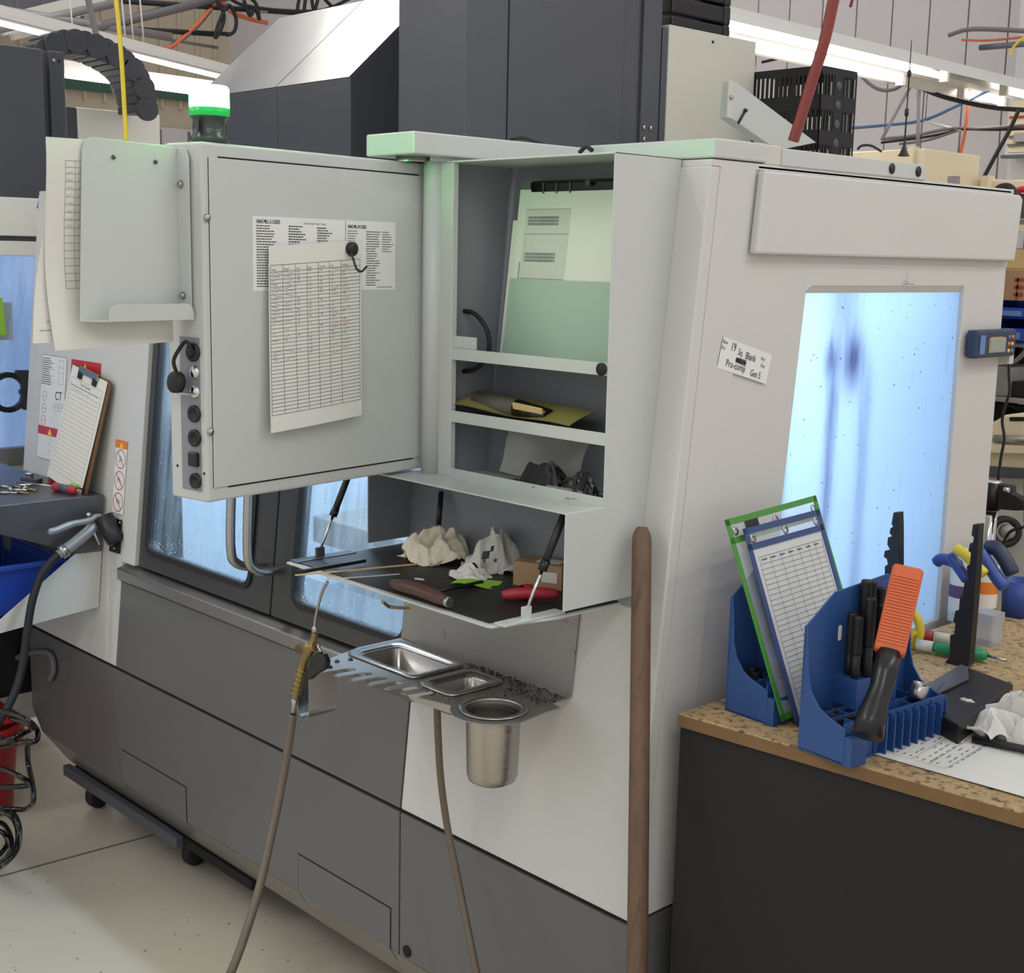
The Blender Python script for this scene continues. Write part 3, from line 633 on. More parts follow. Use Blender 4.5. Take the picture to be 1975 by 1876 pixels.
# drop-down tray door
tz = 1.045
tr = part_of(mk('drop_tray', MB().prism([V(p) for p in [(-.715,-.035,tz), (-.715,-.232,tz), (-.175,-.232,tz), (-.165,-.228,tz), (-.140,-.115,tz), (-.140,.03,tz), (-.715,.03,tz)]], (0,0,.004)), 'cabinet_grey', cab, .001))
mk('rubber_mat', MB().prism([V(p) for p in [(-.705,-.03,tz+.004), (-.705,-.222,tz+.004), (-.18,-.222,tz+.004), (-.150,-.115,tz+.004), (-.145,.03,tz+.004), (-.705,.03,tz+.004)]], (0,0,.002)), mat('mat_black', (34,32,31), .5, var=.3, vs=9, dark=(70,60,52), dscale=5, damt=.6), tr)
for s_, (tx, by) in enumerate(((-.712, -.12), (-.147, -.13))):
    bt = V((tx if s_ else -.70, -.10, 1.207)); bo = V((tx - .012 if s_ else -.70, -.165 if s_ else -.17, tz+.018))
    mid = bt.lerp(bo, .55)
    st = part_of(mk('gas_strut', MB().tube([bt, mid], .0062, 12), 'black', cab)); mk('strut_rod', MB().tube([mid, bo], .0028, 8), 'chrome', st)
    mk('strut_collar', MB().tube([mid + (bt-mid).normalized()*.012, mid - (bt-mid).normalized()*.004], .0074, 12), 'black_gloss', st)
    mk('strut_joint', MB().lathe([(0,-.006), (.006,-.003), (.006,.003), (0,.006)], bt, (1,0,0), 10), 'black', st)
    mk('strut_bracket', MB().box(bo.x-.012, bo.x+.012, bo.y-.055, bo.y+.075, tz+.004, tz+.008).box(bo.x-.003, bo.x+.003, bo.y-.008, bo.y+.010, tz+.006, bo.z+.008), 'cabinet_grey' if s_ else 'dark', st, .001)
mk('rear_strut', MB().tube([fr(851, 948, -.02), fr(846, 1012, -.035)], .005, 10), 'black', cab)
mk('tray_pull', MB().tube(bez([at(738,1160,'z',tz-.004), at(752,1170,'z',tz-.02), at(775,1172,'z',tz-.016), at(795,1172,'z',tz-.002)], 6), .003, 8), 'brass', tr)

# ================================================================ things in the cabinet
fyk = lambda z, o: FY(z) - .008 - o
def stand_page(name, px0, px1, py_top, zb, lean, m, label, cat, depth):
    p0 = fr(px0, py_top, -.012 - depth); p1 = fr(px1, py_top, -.012 - depth)
    return p0, p1
# black tool in a clear bag on the top shelf, behind the papers
p0 = fr(1040, 350, -.016); p1 = fr(1185, 345, -.016)
tb = thing('tool_case', 'black plastic case standing behind the papers on the top shelf', 'case', (p0.x + .05, p0.y - .01, 1.425))
mk('case_body', MB().box(p0.x, -.135, p0.y - .024, p0.y - .006, 1.425, p0.z), 'black_gloss', tb, .006)
for k in range(3): mk('case_rib', MB().box(p0.x + .035 + k*.032, p0.x + .038 + k*.032, p0.y - .026, p0.y - .023, p0.z - .022, p0.z - .004), 'dark', tb)
mk('case_latch', MB().lathe([(0,0), (.006,0), (.006,.002), (0,.003)], fr(1134, 351, -.045), (0,-1,0), 12), 'dark', tb)
def leaning(px0, py0, width, zb, off, m, name, label, cat, warp=None, prn=None, g=None):
    tl = fr(px0, py0, -.008 - off); f = Frame(tl, (1,0,0), V((0, -.115, -1)));
    h = (tl.z - zb)/abs(f.v.z)
    width = min(width, -.134 - tl.x); t_ = thing(name, label, cat, (tl.x + width/2, tl.y, zb), g); mk('sheet', sheet(f, width, h, .0006, warp), m, t_)
    if prn:
        pr = Print(f, .0006, warp); prn(pr, width, h); mk('print', pr, 'ink_soft', t_)
    return t_
def chart(pr, w_, h):
    a0, a1, b0, b1 = .022, .128, .034, h - .06
    n = 30
    for k in range(n + 1): a = a0 + (a1-a0)*k/n; pr.rect(a - .00022, b0, a + .00022, b0 + .20)
    for b in (.0, .042, .118): pr.rect(a0, b0 + b - .0003, a1, b0 + b + .0003)
    for bb in (b0 + .012, b0 + .074):
        for k in range(22):
            a = a0 + .006 + k*.0034
            for q in range(3): pr.rect(a, bb + q*.0055, a + .0022, bb + q*.0055 + .0042)
    pr.bars(a0 - .006, b0 + .09, .002, .030)
leaning(990, 425, .30, 1.425, .028, 'paper', 'paper_sheet', 'blank white sheet peeking out left of the printed chart in the cabinet', 'paper')
leaning(1004, 366, .30, 1.425, .030, 'paper', 'paper_sheet', 'white sheet with a printed ruled chart standing in the cabinet', 'paper', None, chart)
leaning(984, 537, .30, 1.425, .034, 'green_hue_folder', 'card_folder', 'plain grey green card standing at the front of the top shelf', 'folder')
# black cable loop in the corner of the top shelf
c0 = V((cx0+.012, .01, 1.445)); lp = [at(px, py, 'y', .015) for px, py in ((870,607), (890,600), (915,605), (936,630), (944,660), (938,690), (915,712), (890,716), (868,712))]
solo('cable_loop', MB().tube(bez(lp, 6), .0042, 10), 'rubber', 'black cable loop hanging inside the left end of the cabinet', 'cable')
# olive bag with a rolled tool on the middle shelf
bg = thing('tool_bag', 'olive waxed bag with a dark rolled tool on the middle shelf', 'bag', (-.36, .02, 1.3145))
def blob(name, c_, rx, ry, rz, seed, m, parent, amp=.3, sub=4):
    return mk(name, crumple(c_, rx, ry, rz, seed, amp, sub), m, parent)
p = at(985, 800, 'y', .02)
mk('bag_sheet', sheet(Frame(V((-.515, .045, 1.362)), (1,0,-.03), (0,-.70,-.20)), .30, .072, .001, lambda a, b: .009*math.sin(a*30)*math.sin(b*40), 14, 8), 'bag_olive', bg)
mk('rolled_tool', MB().tube([(-.47,.005,1.348), (-.36,.0,1.346)], .017, 14), mat('roll_grey', (86,82,70), .6, var=.2, vs=30), bg)
mk('rolled_tool_end', MB().tube([(-.36,.0,1.346), (-.28,-.006,1.342)], [.017,.012], 14), 'black_gloss', bg)
mk('tool_label', MB().obox((-.32,-.016,1.350), (.035,0,-.002), (0,-.002,.006), (0,.002,.001)), 'cardboard_light', bg)
# clear bag with black parts on the lower shelf
cbg = thing('clear_bag', 'clear plastic bag holding black parts on the lowest shelf', 'bag', (-.25, .01, 1.2125))
mk('bag_film', sheet(Frame(V((-.40, .045, 1.330)), (1,.1,-.10), (-.12,-.35,-.75)), .17, .105, .0006, lambda a, b: .012*math.sin(a*38 + 1)*math.sin(b*45), 14, 12), 'bag_clear', cbg)
blob('black_part', (-.30,.0,1.2125), .075, .034, .036, 3, 'black', cbg, .4); blob('black_part', (-.205,-.0,1.2125), .062, .032, .036, 5, 'black_gloss', cbg, .4)
mk('bag_fold', sheet(Frame(V((-.27,-.024,1.232)), (1,.1,-.02), (0,-.1,-1)), .10, .012, .0005, lambda a, b: .003*math.sin(a*90), 12, 2), 'bag_clear', cbg)
# ================================================================ things on the drop-down tray
TZ = tz + .006
def cr(name, px, py, rx, ry, rz, seed, m, label, cat='paper towel', amp=.5, z=TZ):
    c_ = at(px, py, 'z', z + rz*.4); return solo(name, crumple((c_.x, c_.y, z), rx, ry, rz, seed, amp), m, label, cat, 'crumpled towels on the drop tray')
cr('paper_towel', 835, 1062, .070, .054, .040, 2, 'rag_warm_lit', 'warm lit crumpled paper towel at the left of the tray')
cr('paper_towel', 895, 1035, .072, .050, .052, 6, 'rag', 'tall crumpled paper towel at the back of the tray')
b_ = cr('paper_towel', 948, 1078, .064, .048, .042, 9, 'rag', 'crumpled paper towel with black print beside the cardboard box')
c_ = at(938, 1060, 'z', TZ + .045); pr = Print(Frame(c_ + V((.008, -.014, .004)), (.8,.45,.2), (.1,-.3,-.9)), .001)
mk('print_mark', pr.rect(0,.004,.014,.018).rect(.014,-.004,.020,.006).rect(.004,.018,.008,.024).rect(.024,.020,.030,.026), 'ink', b_)
cr('paper_towel', 905, 1108, .040, .030, .014, 12, 'rag', 'small flat paper towel lying on the green note', amp=.35)
solo('green_note', sheet(Frame(at(892, 1112, 'z', TZ + .003), (.9,.42,0), (.42,-.9,0)), .075, .05, .0008, lambda a, b: .004*math.sin(a*60)*math.sin(b*50), 10, 8), 'lime_paper', 'bright lime green torn note lying under the towels', 'note')
p = at(985, 1128, 'z', TZ)
bx = thing('cardboard_box', 'small brown cardboard box with a white label on the tray', 'box', (p.x + .05, p.y + .04, TZ))
ua, ub = V((.93,.37,0)).normalized(), V((-.37,.93,0)).normalized()
c_ = p + ua*.048 + ub*.03 + V((0,0,.021)); c_.x = min(c_.x, -.19)
mk('carton', MB().obox(c_, ua*.045, ub*.028, V((0,0,.021))), 'cardboard', bx, .001)
mk('label', MB().obox(c_ + V((0,0,.0213)) + ua*.012, ua*.022, ub*.014, V((0,0,.0003))), 'paper', bx)
mk('label', MB().obox(c_ - ub*.0282 + ua*.022, ua*.014, ub*.0003, V((0,0,.009))), 'paper', bx)
# T-handle key with a dark brown grip, red grip, scraper strips
def grip(name, a, b, r, m, label, cat, bow=.004, endm=None, flat=.75):
    a, b = V(a), V(b); t_ = thing(name, label, cat, (a + b)/2 - V((0,0,r)))
    u = (b-a).normalized(); up = V((0,0,1)); pts = [a.lerp(b, k/14) + up*bow*math.sin(math.pi*k/14) for k in range(15)]
    rs = [r*(.55 + .45*min(1, 4*min(k/14, 1-k/14) + .35)) for k in range(15)]
    mk('grip', MB().tube(pts, rs, 14), m, t_)
    if endm: mk('end_cap', MB().tube([b - u*.003, b + u*.008], r*.78, 14), endm, t_)
    return t_
k1 = grip('t_handle_key', at(758, 1126, 'z', TZ + .011), at(862, 1160, 'z', TZ + .011), .011, 'brown_grip', 'dark brown T-handle key with a steel end lying on the tray', 'hex key', .004, 'steel')
mk('shank', MB().tube([at(835, 1142, 'z', TZ + .008), at(930, 1122, 'z', TZ + .005)], .0035, 8), 'black', k1)
k2 = grip('t_handle_key', at(968, 1148, 'z', TZ + .010), at(1076, 1146, 'z', TZ + .010), .010, 'red_grip', 'red T-handle key lying by the right tray strut', 'hex key', .003)
mk('hub', MB().lathe([(0,.012), (.009,.010), (.011,0), (.010,-.008)], at(1015, 1138, 'z', TZ + .010), (.2,.9,0), 12), 'red_grip', k2)
solo('scraper_strip', MB().obox(at(690, 1098, 'z', TZ + .004), (at(800,1084,'z',TZ)-at(580,1104,'z',TZ))*.5, V((.002,.006,0)), (0,0,.0015)), 'cardboard_light', 'long pale strip lying across the left end of the tray', 'strip')
solo('scraper_strip', MB().obox(at(700, 1112, 'z', TZ + .002), (at(775,1106,'z',TZ)-at(640,1116,'z',TZ))*.5, V((.001,.004,0)), (0,0,.001)), 'cream', 'thin pale rod lying beside the long strip on the tray', 'rod')
solo('scraper', MB().obox(at(640, 1092, 'z', TZ + .009), (at(700,1080,'z',TZ)-at(585,1100,'z',TZ))*.5, V((.003,.008,0)), (0,0,.003)), 'black', 'black flat bar sticking out over the left tray edge', 'bar')
solo('dowel_piece', MB().tube([at(800,1116,'z',TZ+.002), at(818,1118,'z',TZ+.002)], .002, 8), 'cream', 'tiny pale stub lying in the middle of the tray', 'stub')

# ================================================================ control pendant, swung out from the cabinet
pA, pB = V((-.575, -.03, 0)), V((-.500, -.515, 0)); pd = (pB - pA).normalized(); pn = V((-pd.y, pd.x, 0))   # pn faces the viewer's right
if pn.x < 0: pn = -pn
pL = (pB - pA).length; pz0, pz1 = 1.220, 1.756; pt = .086
pen = thing('control_pendant', 'grey control pendant seen from the back, swung out on its arm', 'control panel', (-.55, -.27, pz0))
def PP(s, z, off=0.0): return pA + pd*s + V((0,0,z)) + pn*off
mk('pendant_shell', MB().prism([PP(0, pz0, -pt), PP(0, pz0), PP(pL, pz0), PP(pL, pz0, -pt)], (0,0,pz1-pz0)), 'cabinet_grey', pen, .004)
bp_ = part_of(mk('back_plate', MB().prism([PP(.006, pz0+.022, .0003), PP(pL-.012, pz0+.022, .0003), PP(pL-.012, pz1-.022, .0003), PP(.006, pz1-.022, .0003)], pn*.0022), 'cabinet_grey', pen, .0008))
mk('plate_gap', MB().prism([PP(.02, pz1-.022, .0002), PP(pL-.03, pz1-.022, .0002), PP(pL-.03, pz1-.0195, .0002), PP(.02, pz1-.0195, .0002)], pn*.0006), 'gap', pen)
mk('plate_gap', MB().prism([PP(.03, pz0+.0195, .0002), PP(pL-.04, pz0+.0195, .0002), PP(pL-.04, pz0+.022, .0002), PP(.03, pz0+.022, .0002)], pn*.0006), 'gap', pen)
mk('plate_gap', MB().prism([PP(pL-.012, pz0+.022, .0002), PP(pL-.0114, pz0+.022, .0002), PP(pL-.0114, pz1-.022, .0002), PP(pL-.012, pz1-.022, .0002)], pn*.0006), 'gap', pen)
def pend(px, py, off=0.003):
    r = ray(px, py); k = (pn.dot(pA + pn*off - CAM))/pn.dot(r); return CAM + r*k
for px, py in ((400, 420), (820, 441), (407, 833), (816, 787)):
    mk('screw', MB().lathe([(0,.003), (.003,.003), (.0052,.0015), (.006,0), (0,-.001)], pend(px, py), pn, 14), 'steel', bp_)
# side strip with the sockets, facing the aisle: recess panel along the lower half
def sock(t0, z, off=0.0): return PP(pL + off, z, -t0)
rec_t0, rec_t1, rz0, rz1 = .012, .058, 1.236, 1.470
mk('socket_recess', MB().prism([sock(rec_t0, rz0, .0004), sock(rec_t1, rz0, .0004), sock(rec_t1, rz1, .0004), sock(rec_t0, rz1, .0004)], pd*.0006), 'inner_grey', pen)
for z, r in ((1.448, .014), (1.355, .013), (1.318, .013), (1.252, .012)):
    mk('socket', MB().lathe([(0,.001), (r*.6,.002), (r*.65,.005), (r,.005), (r,0)], sock(.024, z, .0006), pd, 20), 'black', pen)
mk('usb_slot', MB().obox(sock(.026, 1.452, .006), pn*.006, pd*.0006, V((0,0,.0015))), 'steel', pen)
mk('key_switch', MB().lathe([(0,.006), (.007,.006), (.010,.003), (.010,0)], sock(.022, 1.418, .0006), pd, 18), 'chrome', pen)
mk('key_switch', MB().lathe([(0,.006), (.007,.006), (.010,.003), (.010,0)], sock(.022, 1.388, .0006), pd, 18), 'chrome', pen)
mk('key', MB().obox(sock(.030, 1.386, .012), pn*.014, pd*.006, V((0,0,.0015))), 'steel', pen)
mk('rocker_switch', MB().obox(sock(.026, 1.285, .004), pn*.010, pd*.004, V((0,0,.011))), 'black_gloss', pen, .002)
cp = sock(.046, 1.402, .016)
mk('dust_cap', MB().lathe([(0,.010), (.011,.010), (.0165,.007), (.0165,-.003), (.012,-.005), (0,-.005)], cp, pd + V((0,0,.1)), 18), 'rubber', pen)
mk('cap_strap', MB().tube(bez([cp + V((0,0,.012)), cp + pd*.006 + V((0,0,.032)), sock(.040, 1.452, .016), sock(.028, 1.464, .012), sock(.022, 1.452, .006)], 6), .003, 8), 'rubber', pen)
for t0, z in ((.07, 1.27), (.006, 1.265)): mk('pinhole', MB().lathe([(0,0), (.0022,0), (.0022,.0006), (0,.0006)], sock(t0, z, .0003), pd, 8), 'gap', pen)
mk('arm_beam', MB().box(-.640, -.507, -.112, .36, 1.765, 1.802), 'cabinet_grey', pen, .003)
mk('arm_pivot', MB().lathe([(.03,0), (.03,.010), (0,.010)], (-.575,-.06,1.756), (0,0,1), 20), 'steel', pen)
# signal light
tlc = PP(pL - .045, pz1, -.035)
sl = thing('signal_light', 'glowing green signal lamp standing on the control pendant', 'signal light', tlc)
mk('lamp_base', MB().lathe([(0,0), (.029,0), (.029,.010), (.025,.014), (.025,.034), (.028,.038), (.0285,.040), (0,.040)], tlc, (0,0,1), 28), mat('smoke_plastic', (58,70,64), .2), sl)
mk('lamp_notch', MB().prism([tlc + V((u*.8 + .012, -.027 - u*.2, v)) for u, v in rrect(-.007,.007,.017,.033,.004,3)], (.002,-.003,0)), 'dark', sl)
mk('lens_ring', MB().lathe([(.029,.040), (.030,.044), (.030,.052), (0,.052)], tlc, (0,0,1), 28), 'green_lens', sl)
mk('lens', MB().lathe([(.0295,.052), (.0295,.080), (.027,.084), (0,.085)], tlc, (0,0,1), 28), 'green_light', sl)
# code list sticker, chart sheet and hook magnet on the back plate
def pframe(px, py, off): return Frame(pend(px, py, off), -pd, (0,0,-1))
f = pframe(487, 416, .0027); sw, sh_ = .317, .113
st = thing('code_sticker', 'white sticker of printed mill codes on the pendant back', 'sticker', f(sw/2, sh_))
mk('sticker_sheet', sheet(f, sw, sh_, .0003, None, 1, 1), 'print_sticker', st)
pr = Print(f, .0004); pr.text('HAAS MILL G CODES', .007, .0105, .0086, .60).text('HAAS MILL G CODES', .0074, .0106, .0086, .60).text('Modal  Non-Modal  *Default  **Optional', .105, .0095, .0042, .7).text('HAAS MILL M CODES', .203, .0125, .0082, .56).text('HAAS MILL M CODES', .2034, .0126, .0082, .56)
for (a, wd, b0, n, hv) in ((.007,.045,.0135,24,.0016), (.073,.040,.0125,11,.0018), (.134,.036,.0135,11,.0018), (.203,.024,.0165,24,.0011), (.246,.034,.0165,24,.0014), (.284,.028,.0165,9,.0012)):
    for k in range(n):
        b = b0 + k*.0040
        if b < sh_ - .006: pr.bars(a, b, wd*random.uniform(.55, 1), hv)
pr.rect(.1975,.001,.1982,sh_-.001).bars(.272, sh_-.005, .038, .001)
mk('print', pr, 'ink', st)
curl = lambda a, b: .004 + .010*((b/.29)**1.5) + .004*math.sin(a*16)*(b/.29)
f = Frame(pend(515, 474, .006), (pend(688, 464, .006) - pend(515, 474, .006)), (pend(511, 831, .006) - pend(515, 474, .006)))
pw, ph = .203, .289
ls = thing('log_sheet', 'ruled maintenance log sheet held on the pendant by a black magnet hook', 'paper', f(pw/2, ph))
mk('sheet', sheet(f, pw, ph, .0004, curl, 10, 14), 'paper_old', ls)
pr = Print(f, .0006, curl); cols = [0, .13, .265, .39, .515, .64, .775, 1]; a0, a1, b0, b1 = .003, .199, .030, .262
n = 38; pr.grid(a0, b0, a1, b1, cols, [0] + [.045 + .955*k/n for k in range(n + 1)], .0006)
for k, s_ in enumerate(('Mo./Date', 'Machine #', 'Current', 'Buckets', 'New Coolant', 'Initials', 'Tank Cleaned')): pr.text(s_, a0 + cols[k]*(a1-a0) + .002, b0 + .0085, .0042, .62)
mk('print', pr, 'ink', ls)
for m_, rows in (('ink_soft', [r for r in range(24) if r not in (14, 15)]), ('ink_pink', [14, 15])):
    pr = Print(f, .0008, curl)
    for r in rows:
        for k in range(7):
            if random.random() < (.95 if k in (0, 1, 5, 6) else .75) - r*.012: pr.scribble(a0 + (cols[k] + .02)*(a1-a0), b0 + (b1-b0)*(.062 + .955*r/n), random.uniform(.004, .02) if k not in (2, 3, 4) else .005, .0042, 5, .0006)
    mk('handwriting', pr, m_, ls)
hk = thing('magnet_hook', 'round black magnet with a bent hook pinning the log sheet', 'hook', pend(676, 480, .012))
mk('magnet', MB().lathe([(0,.010), (.008,.010), (.0115,.007), (.0115,0), (0,0)], pend(676, 480, .010), pn, 22), 'black', hk)
h0 = pend(677, 487, .021); mk('hook', MB().tube(bez([h0, h0 + pn*.006 + V((0,0,-.012)), h0 + pn*.012 - pd*.001 + V((0,0,-.026)), h0 + pn*.014 - pd*.010 + V((0,0,-.030)), h0 + pn*.014 - pd*.022 + V((0,0,-.022))], 6), .0019, 8), 'black', hk)
# ---------------- document holder bolted to the pendant edge, papers clipped behind it
hb0 = V((-.548, -.527, 0)); hd = V((.150, -.989, 0)).normalized(); hn = V((-hd.y, hd.x, 0)); hn = hn if hn.x > 0 else -hn
def HP(s, z, off=0.0): return hb0 + hd*s + V((0,0,z)) + hn*off
dh = thing('document_holder', 'bent grey sheet metal document holder on the edge of the pendant', 'holder', HP(.08, 1.5))
hz0, hz1, hw = 1.497, 1.752, .168
pts = [(0, hz1-.004), (0, hz0), (hw+.006, hz0), (hw-.006, hz1-.018), (hw-.012, hz1-.004), (hw-.026, hz1)]
hpz = part_of(mk('holder_plate', MB().prism([HP(s, z) for s, z in pts], -hn*.002), 'cabinet_grey', dh, .0006))
fl = part_of(mk('holder_flange', MB().prism([HP(.0015, hz0+.002), HP(.0015, hz1-.004), HP(.0015, hz1-.006) + pn*.020, HP(.0015, hz1-.02) + pn*.027, HP(.0015, hz0+.010) + pn*.027, HP(.0015, hz0+.002) + pn*.020], -hd*.002), 'cabinet_grey', dh, .0005))
for z in (1.695, 1.532): mk('screw', MB().lathe([(0,.003), (.0035,.003), (.006,0), (0,-.001)], HP(.004, z) + pn*.010, hd, 12), 'steel', fl)
mk('holder_floor', MB().prism([HP(0, hz0), HP(hw+.006, hz0), HP(hw-.015, hz0, .030), HP(0, hz0, .030)], (0,0,.002)), 'cabinet_grey', dh)
lp_ = [(0,hz0-.0), (hw-.02,hz0-.0), (hw-.02,hz0+.012), (hw-.024,hz0+.020), (hw-.032,hz0+.024), (.010,hz0+.024), (.003,hz0+.020), (0,hz0+.012)]
mk('holder_lip', MB().prism([HP(s, z, .030) for s, z in lp_], hn*.002), 'cabinet_grey', dh, .0005)
for px, py in ((219, 303), (300, 312)):
    r = ray(px, py); k = hn.dot(HP(0,1.7,.001) - CAM)/hn.dot(r); mk('rivet', MB().lathe([(0,.003), (.0025,.0025), (.0035,0), (0,-.001)], CAM + r*k, hn, 10), 'dark', hpz)
def hpt(px, py, off): r = ray(px, py); return CAM + r*(hn.dot(HP(0,1.6,off) - CAM)/hn.dot(r))
for (q, off, nm, lab, tbl) in ((((80,264), (330,280), (104,676)), -.012, 'form', 'ruled form with stains sticking out behind the document holder', True), (((92,360), (300,372), (62,662)), -.020, 'form', 'plain printed sheet hanging behind the ruled form', False)):
    o_, u_, v_ = (hpt(*p, off) for p in q); f = Frame(o_, u_ - o_, v_ - o_); w_, h = (u_ - o_).length, (v_ - o_).length
    w_ = .205 if tbl else .16
    crl = lambda a, b, s=1 if tbl else .6: s*.010*math.cos(b/h*5.0)*(1 - a/w_)
    t_ = thing('paper_form', lab, 'paper', f(w_/2, h)); mk('sheet', sheet(f, w_, h, .0005, crl, 8, 12), 'paper_old' if tbl else 'paper', t_)
    pr = Print(f, .0007, crl)
    if tbl:
        pr.grid(.030, .030, .150, .205, [0,.13,.33,1], [0,.05] + [.10 + .9*k/15 for k in range(16)], .0005)
        for k in range(8): pr.scribble(.033, .047 + k*.0105, .009, .004, 5, .0004).scribble(.051, .047 + k*.0105, .008, .004, 5, .0004)
    else: pr.bars(.02, h - .030, .018, .0012).bars(.010, h - .018, .03, .0012)
    mk('print', pr, 'ink_soft', t_)

# ================================================================ tool caddy under the tray
cz = .86
cd = thing('tool_caddy', 'dirty stainless tool caddy plate with finger slots hung below the tray', 'tool holder', (-.45, 0, cz))
bpl = MB().prism([V((-.712, FY(cz)-.004, cz)), V((-.246, FY(cz)-.004, cz)), V((-.246, FY(1.03)-.004, 1.03)), V((-.712, FY(1.03)-.004, 1.03))], (0,.002,0))
mk('back_plate', bpl, 'steel_dirty', cd)
cup = V((-.286, -.112, cz)); r_c = .060
out = [(-.712, .028), (-.712, -.075), (-.690, -.150), (-.668, -.215), (-.640, -.222)]
edge = []
x = -.628
def ledge(x): return -.215 + (x + .64)*.20
for k in range(6):
    w_ = .018; g = .020
    edge += [(x, ledge(x)), (x + .008, ledge(x) + .046), (x + .008 + g*.5, ledge(x) + .058), (x + .008 + g, ledge(x) + .050), (x + g + .003, ledge(x + g) + .012), (x + g + .007, ledge(x + g))]
    x += w_ + g
out += edge + [(x, ledge(x)), (-.365, -.158)]
for k in range(15): a = math.radians(215 + k*10.5); out.append((cup.x + (r_c + .012)*math.cos(a), cup.y + (r_c + .012)*math.sin(a)))
out += [(-.222, -.05), (-.222, -.02), (-.246, -.015), (-.246, .028)]
# the sheet is made as a real outline with three openings cut by a boolean-free triangulation
def plate_with_holes(outer, holes, z, t):
    from mathutils.geometry import tessellate_polygon
    loops = [[V((p[0], p[1], 0)) for p in lp] for lp in [outer] + holes]; flat = [p for lp in loops for p in lp]; n = len(flat)
    tris = [tuple(x) for x in tessellate_polygon(loops)]; b = MB(); fs = [x for x in tris] + [tuple(i + n for i in x[::-1]) for x in tris]; k = 0
    for lp in loops:
        m_ = len(lp); fs += [(k + i, k + (i+1) % m_, k + (i+1) % m_ + n, k + i + n) for i in range(m_)]; k += m_
    return b.add([V((p.x, p.y, z)) for p in flat] + [V((p.x, p.y, z - t)) for p in flat], fs)
circ = [(cup.x + (r_c - .012)*math.cos(a*math.pi/14), cup.y + (r_c - .012)*math.sin(a*math.pi/14)) for a in range(28)]
pan1 = dict(c=(-.592, -.055), a=.090, b=.052); pan2 = dict(c=(-.421, -.066), a=.036, b=.052)
def prect(p, gr, r): return [(p['c'][0] + x, p['c'][1] + y) for x, y in rrect(-p['a']-gr, p['a']+gr, -p['b']-gr, p['b']+gr, r, 4)]
slot1 = [(x, y) for x, y in rrect(-.262, -.240, -.048, -.040, .003, 2)]
mk('slotted_plate', plate_with_holes(out, [circ, prect(pan1, -.008, .015), prect(pan2, -.006, .012)], cz, .002), 'steel_dirty', cd)
for k, (px, py) in enumerate(((650,1276), (676,1272), (637,1287))): mk('rivet', MB().lathe([(0,.004), (.003,.004), (.005,0), (0,-.001)], at(px, py, 'z', cz+.0005), (0,0,1), 10), 'dark', cd)
fl = MB().prism([V((-.52, -.140, cz-.002)), V((-.375, -.125, cz-.002)), V((-.375, -.125, cz-.030)), V((-.47, -.134, cz-.030))], (0,.002,0)); mk('front_flange', fl, 'steel', cd)
# J-shaped holster strip for the air gun
jh = MB(); jx = -.655; prof = [(0,0), (0,-.078)] + [(-.018 + .018*math.cos(a), -.078 - .018*math.sin(a)) for a in (i*math.pi/8 for i in range(1, 9))] + [(-.044, -.020)]
prof2 = [(x - .0018 if x <= 0 else x, z) for x, z in prof]
for i in range(len(prof) - 1):
    (xa, za), (xb, zb2) = prof[i], prof[i+1]
    jh.hexa([V((jx+xa, -.225, cz+za)), V((jx+xb, -.225, cz+zb2)), V((jx+xb, -.165, cz+zb2)), V((jx+xa, -.165, cz+za)), V((jx+xa-.0016, -.225, cz+za+.0002)), V((jx+xb-.0016, -.225, cz+zb2+.0002)), V((jx+xb-.0016, -.165, cz+zb2+.0002)), V((jx+xa-.0016, -.165, cz+za+.0002))])
mk('gun_holster', jh, 'steel', cd)
def pan(name, p, depth, label):
    t_ = thing(name, label, 'pan', (p['c'][0], p['c'][1], cz - depth)); b = MB(); n = 4
    lv = [(.012,.018,.0015), (.012,.018,.0045), (.006,.018,.0045), (-.004,.016,.003), (-.008,.015,-.004), (-.014,.015,-depth)]
    rings = [[V((p['c'][0] + x, p['c'][1] + y, cz + dz)) for x, y in rrect(-p['a']-g, p['a']+g, -p['b']-g, p['b']+g, r, n)] for g, r, dz in lv]
    k = len(rings[0])
    vs = [q for r_ in rings for q in r_]; fs = [(i*k + j, i*k + (j+1) % k, (i+1)*k + (j+1) % k, (i+1)*k + j) for i in range(len(rings)-1) for j in range(k)] + [tuple(range((len(rings)-1)*k, len(rings)*k))]
    mk('pan_bowl', b.add(vs, fs, True), 'steel', t_); return t_
pan('steel_pan', pan1, .055, 'larger rectangular stainless steel pan set in the tool caddy'); pan('steel_pan', pan2, .045, 'smaller rectangular stainless steel pan set in the tool caddy')
ct = thing('steel_cup', 'tall round stainless steel cup hanging in the tool caddy', 'cup', (cup.x, cup.y, cz-.125))
mk('cup_wall', MB().lathe([(.058,.002), (.058,.0035), (.050,.0045), (.0465,.002), (.0455,-.02), (.043,-.11), (.040,-.120), (.030,-.126), (0,-.126), (0,-.124), (.029,-.124), (.038,-.119), (.0415,-.11), (.044,-.02), (.046,.001)], cup, (0,0,1), 40), 'steel_brushed', ct)
rb_ = random.Random(5); chp = MB()
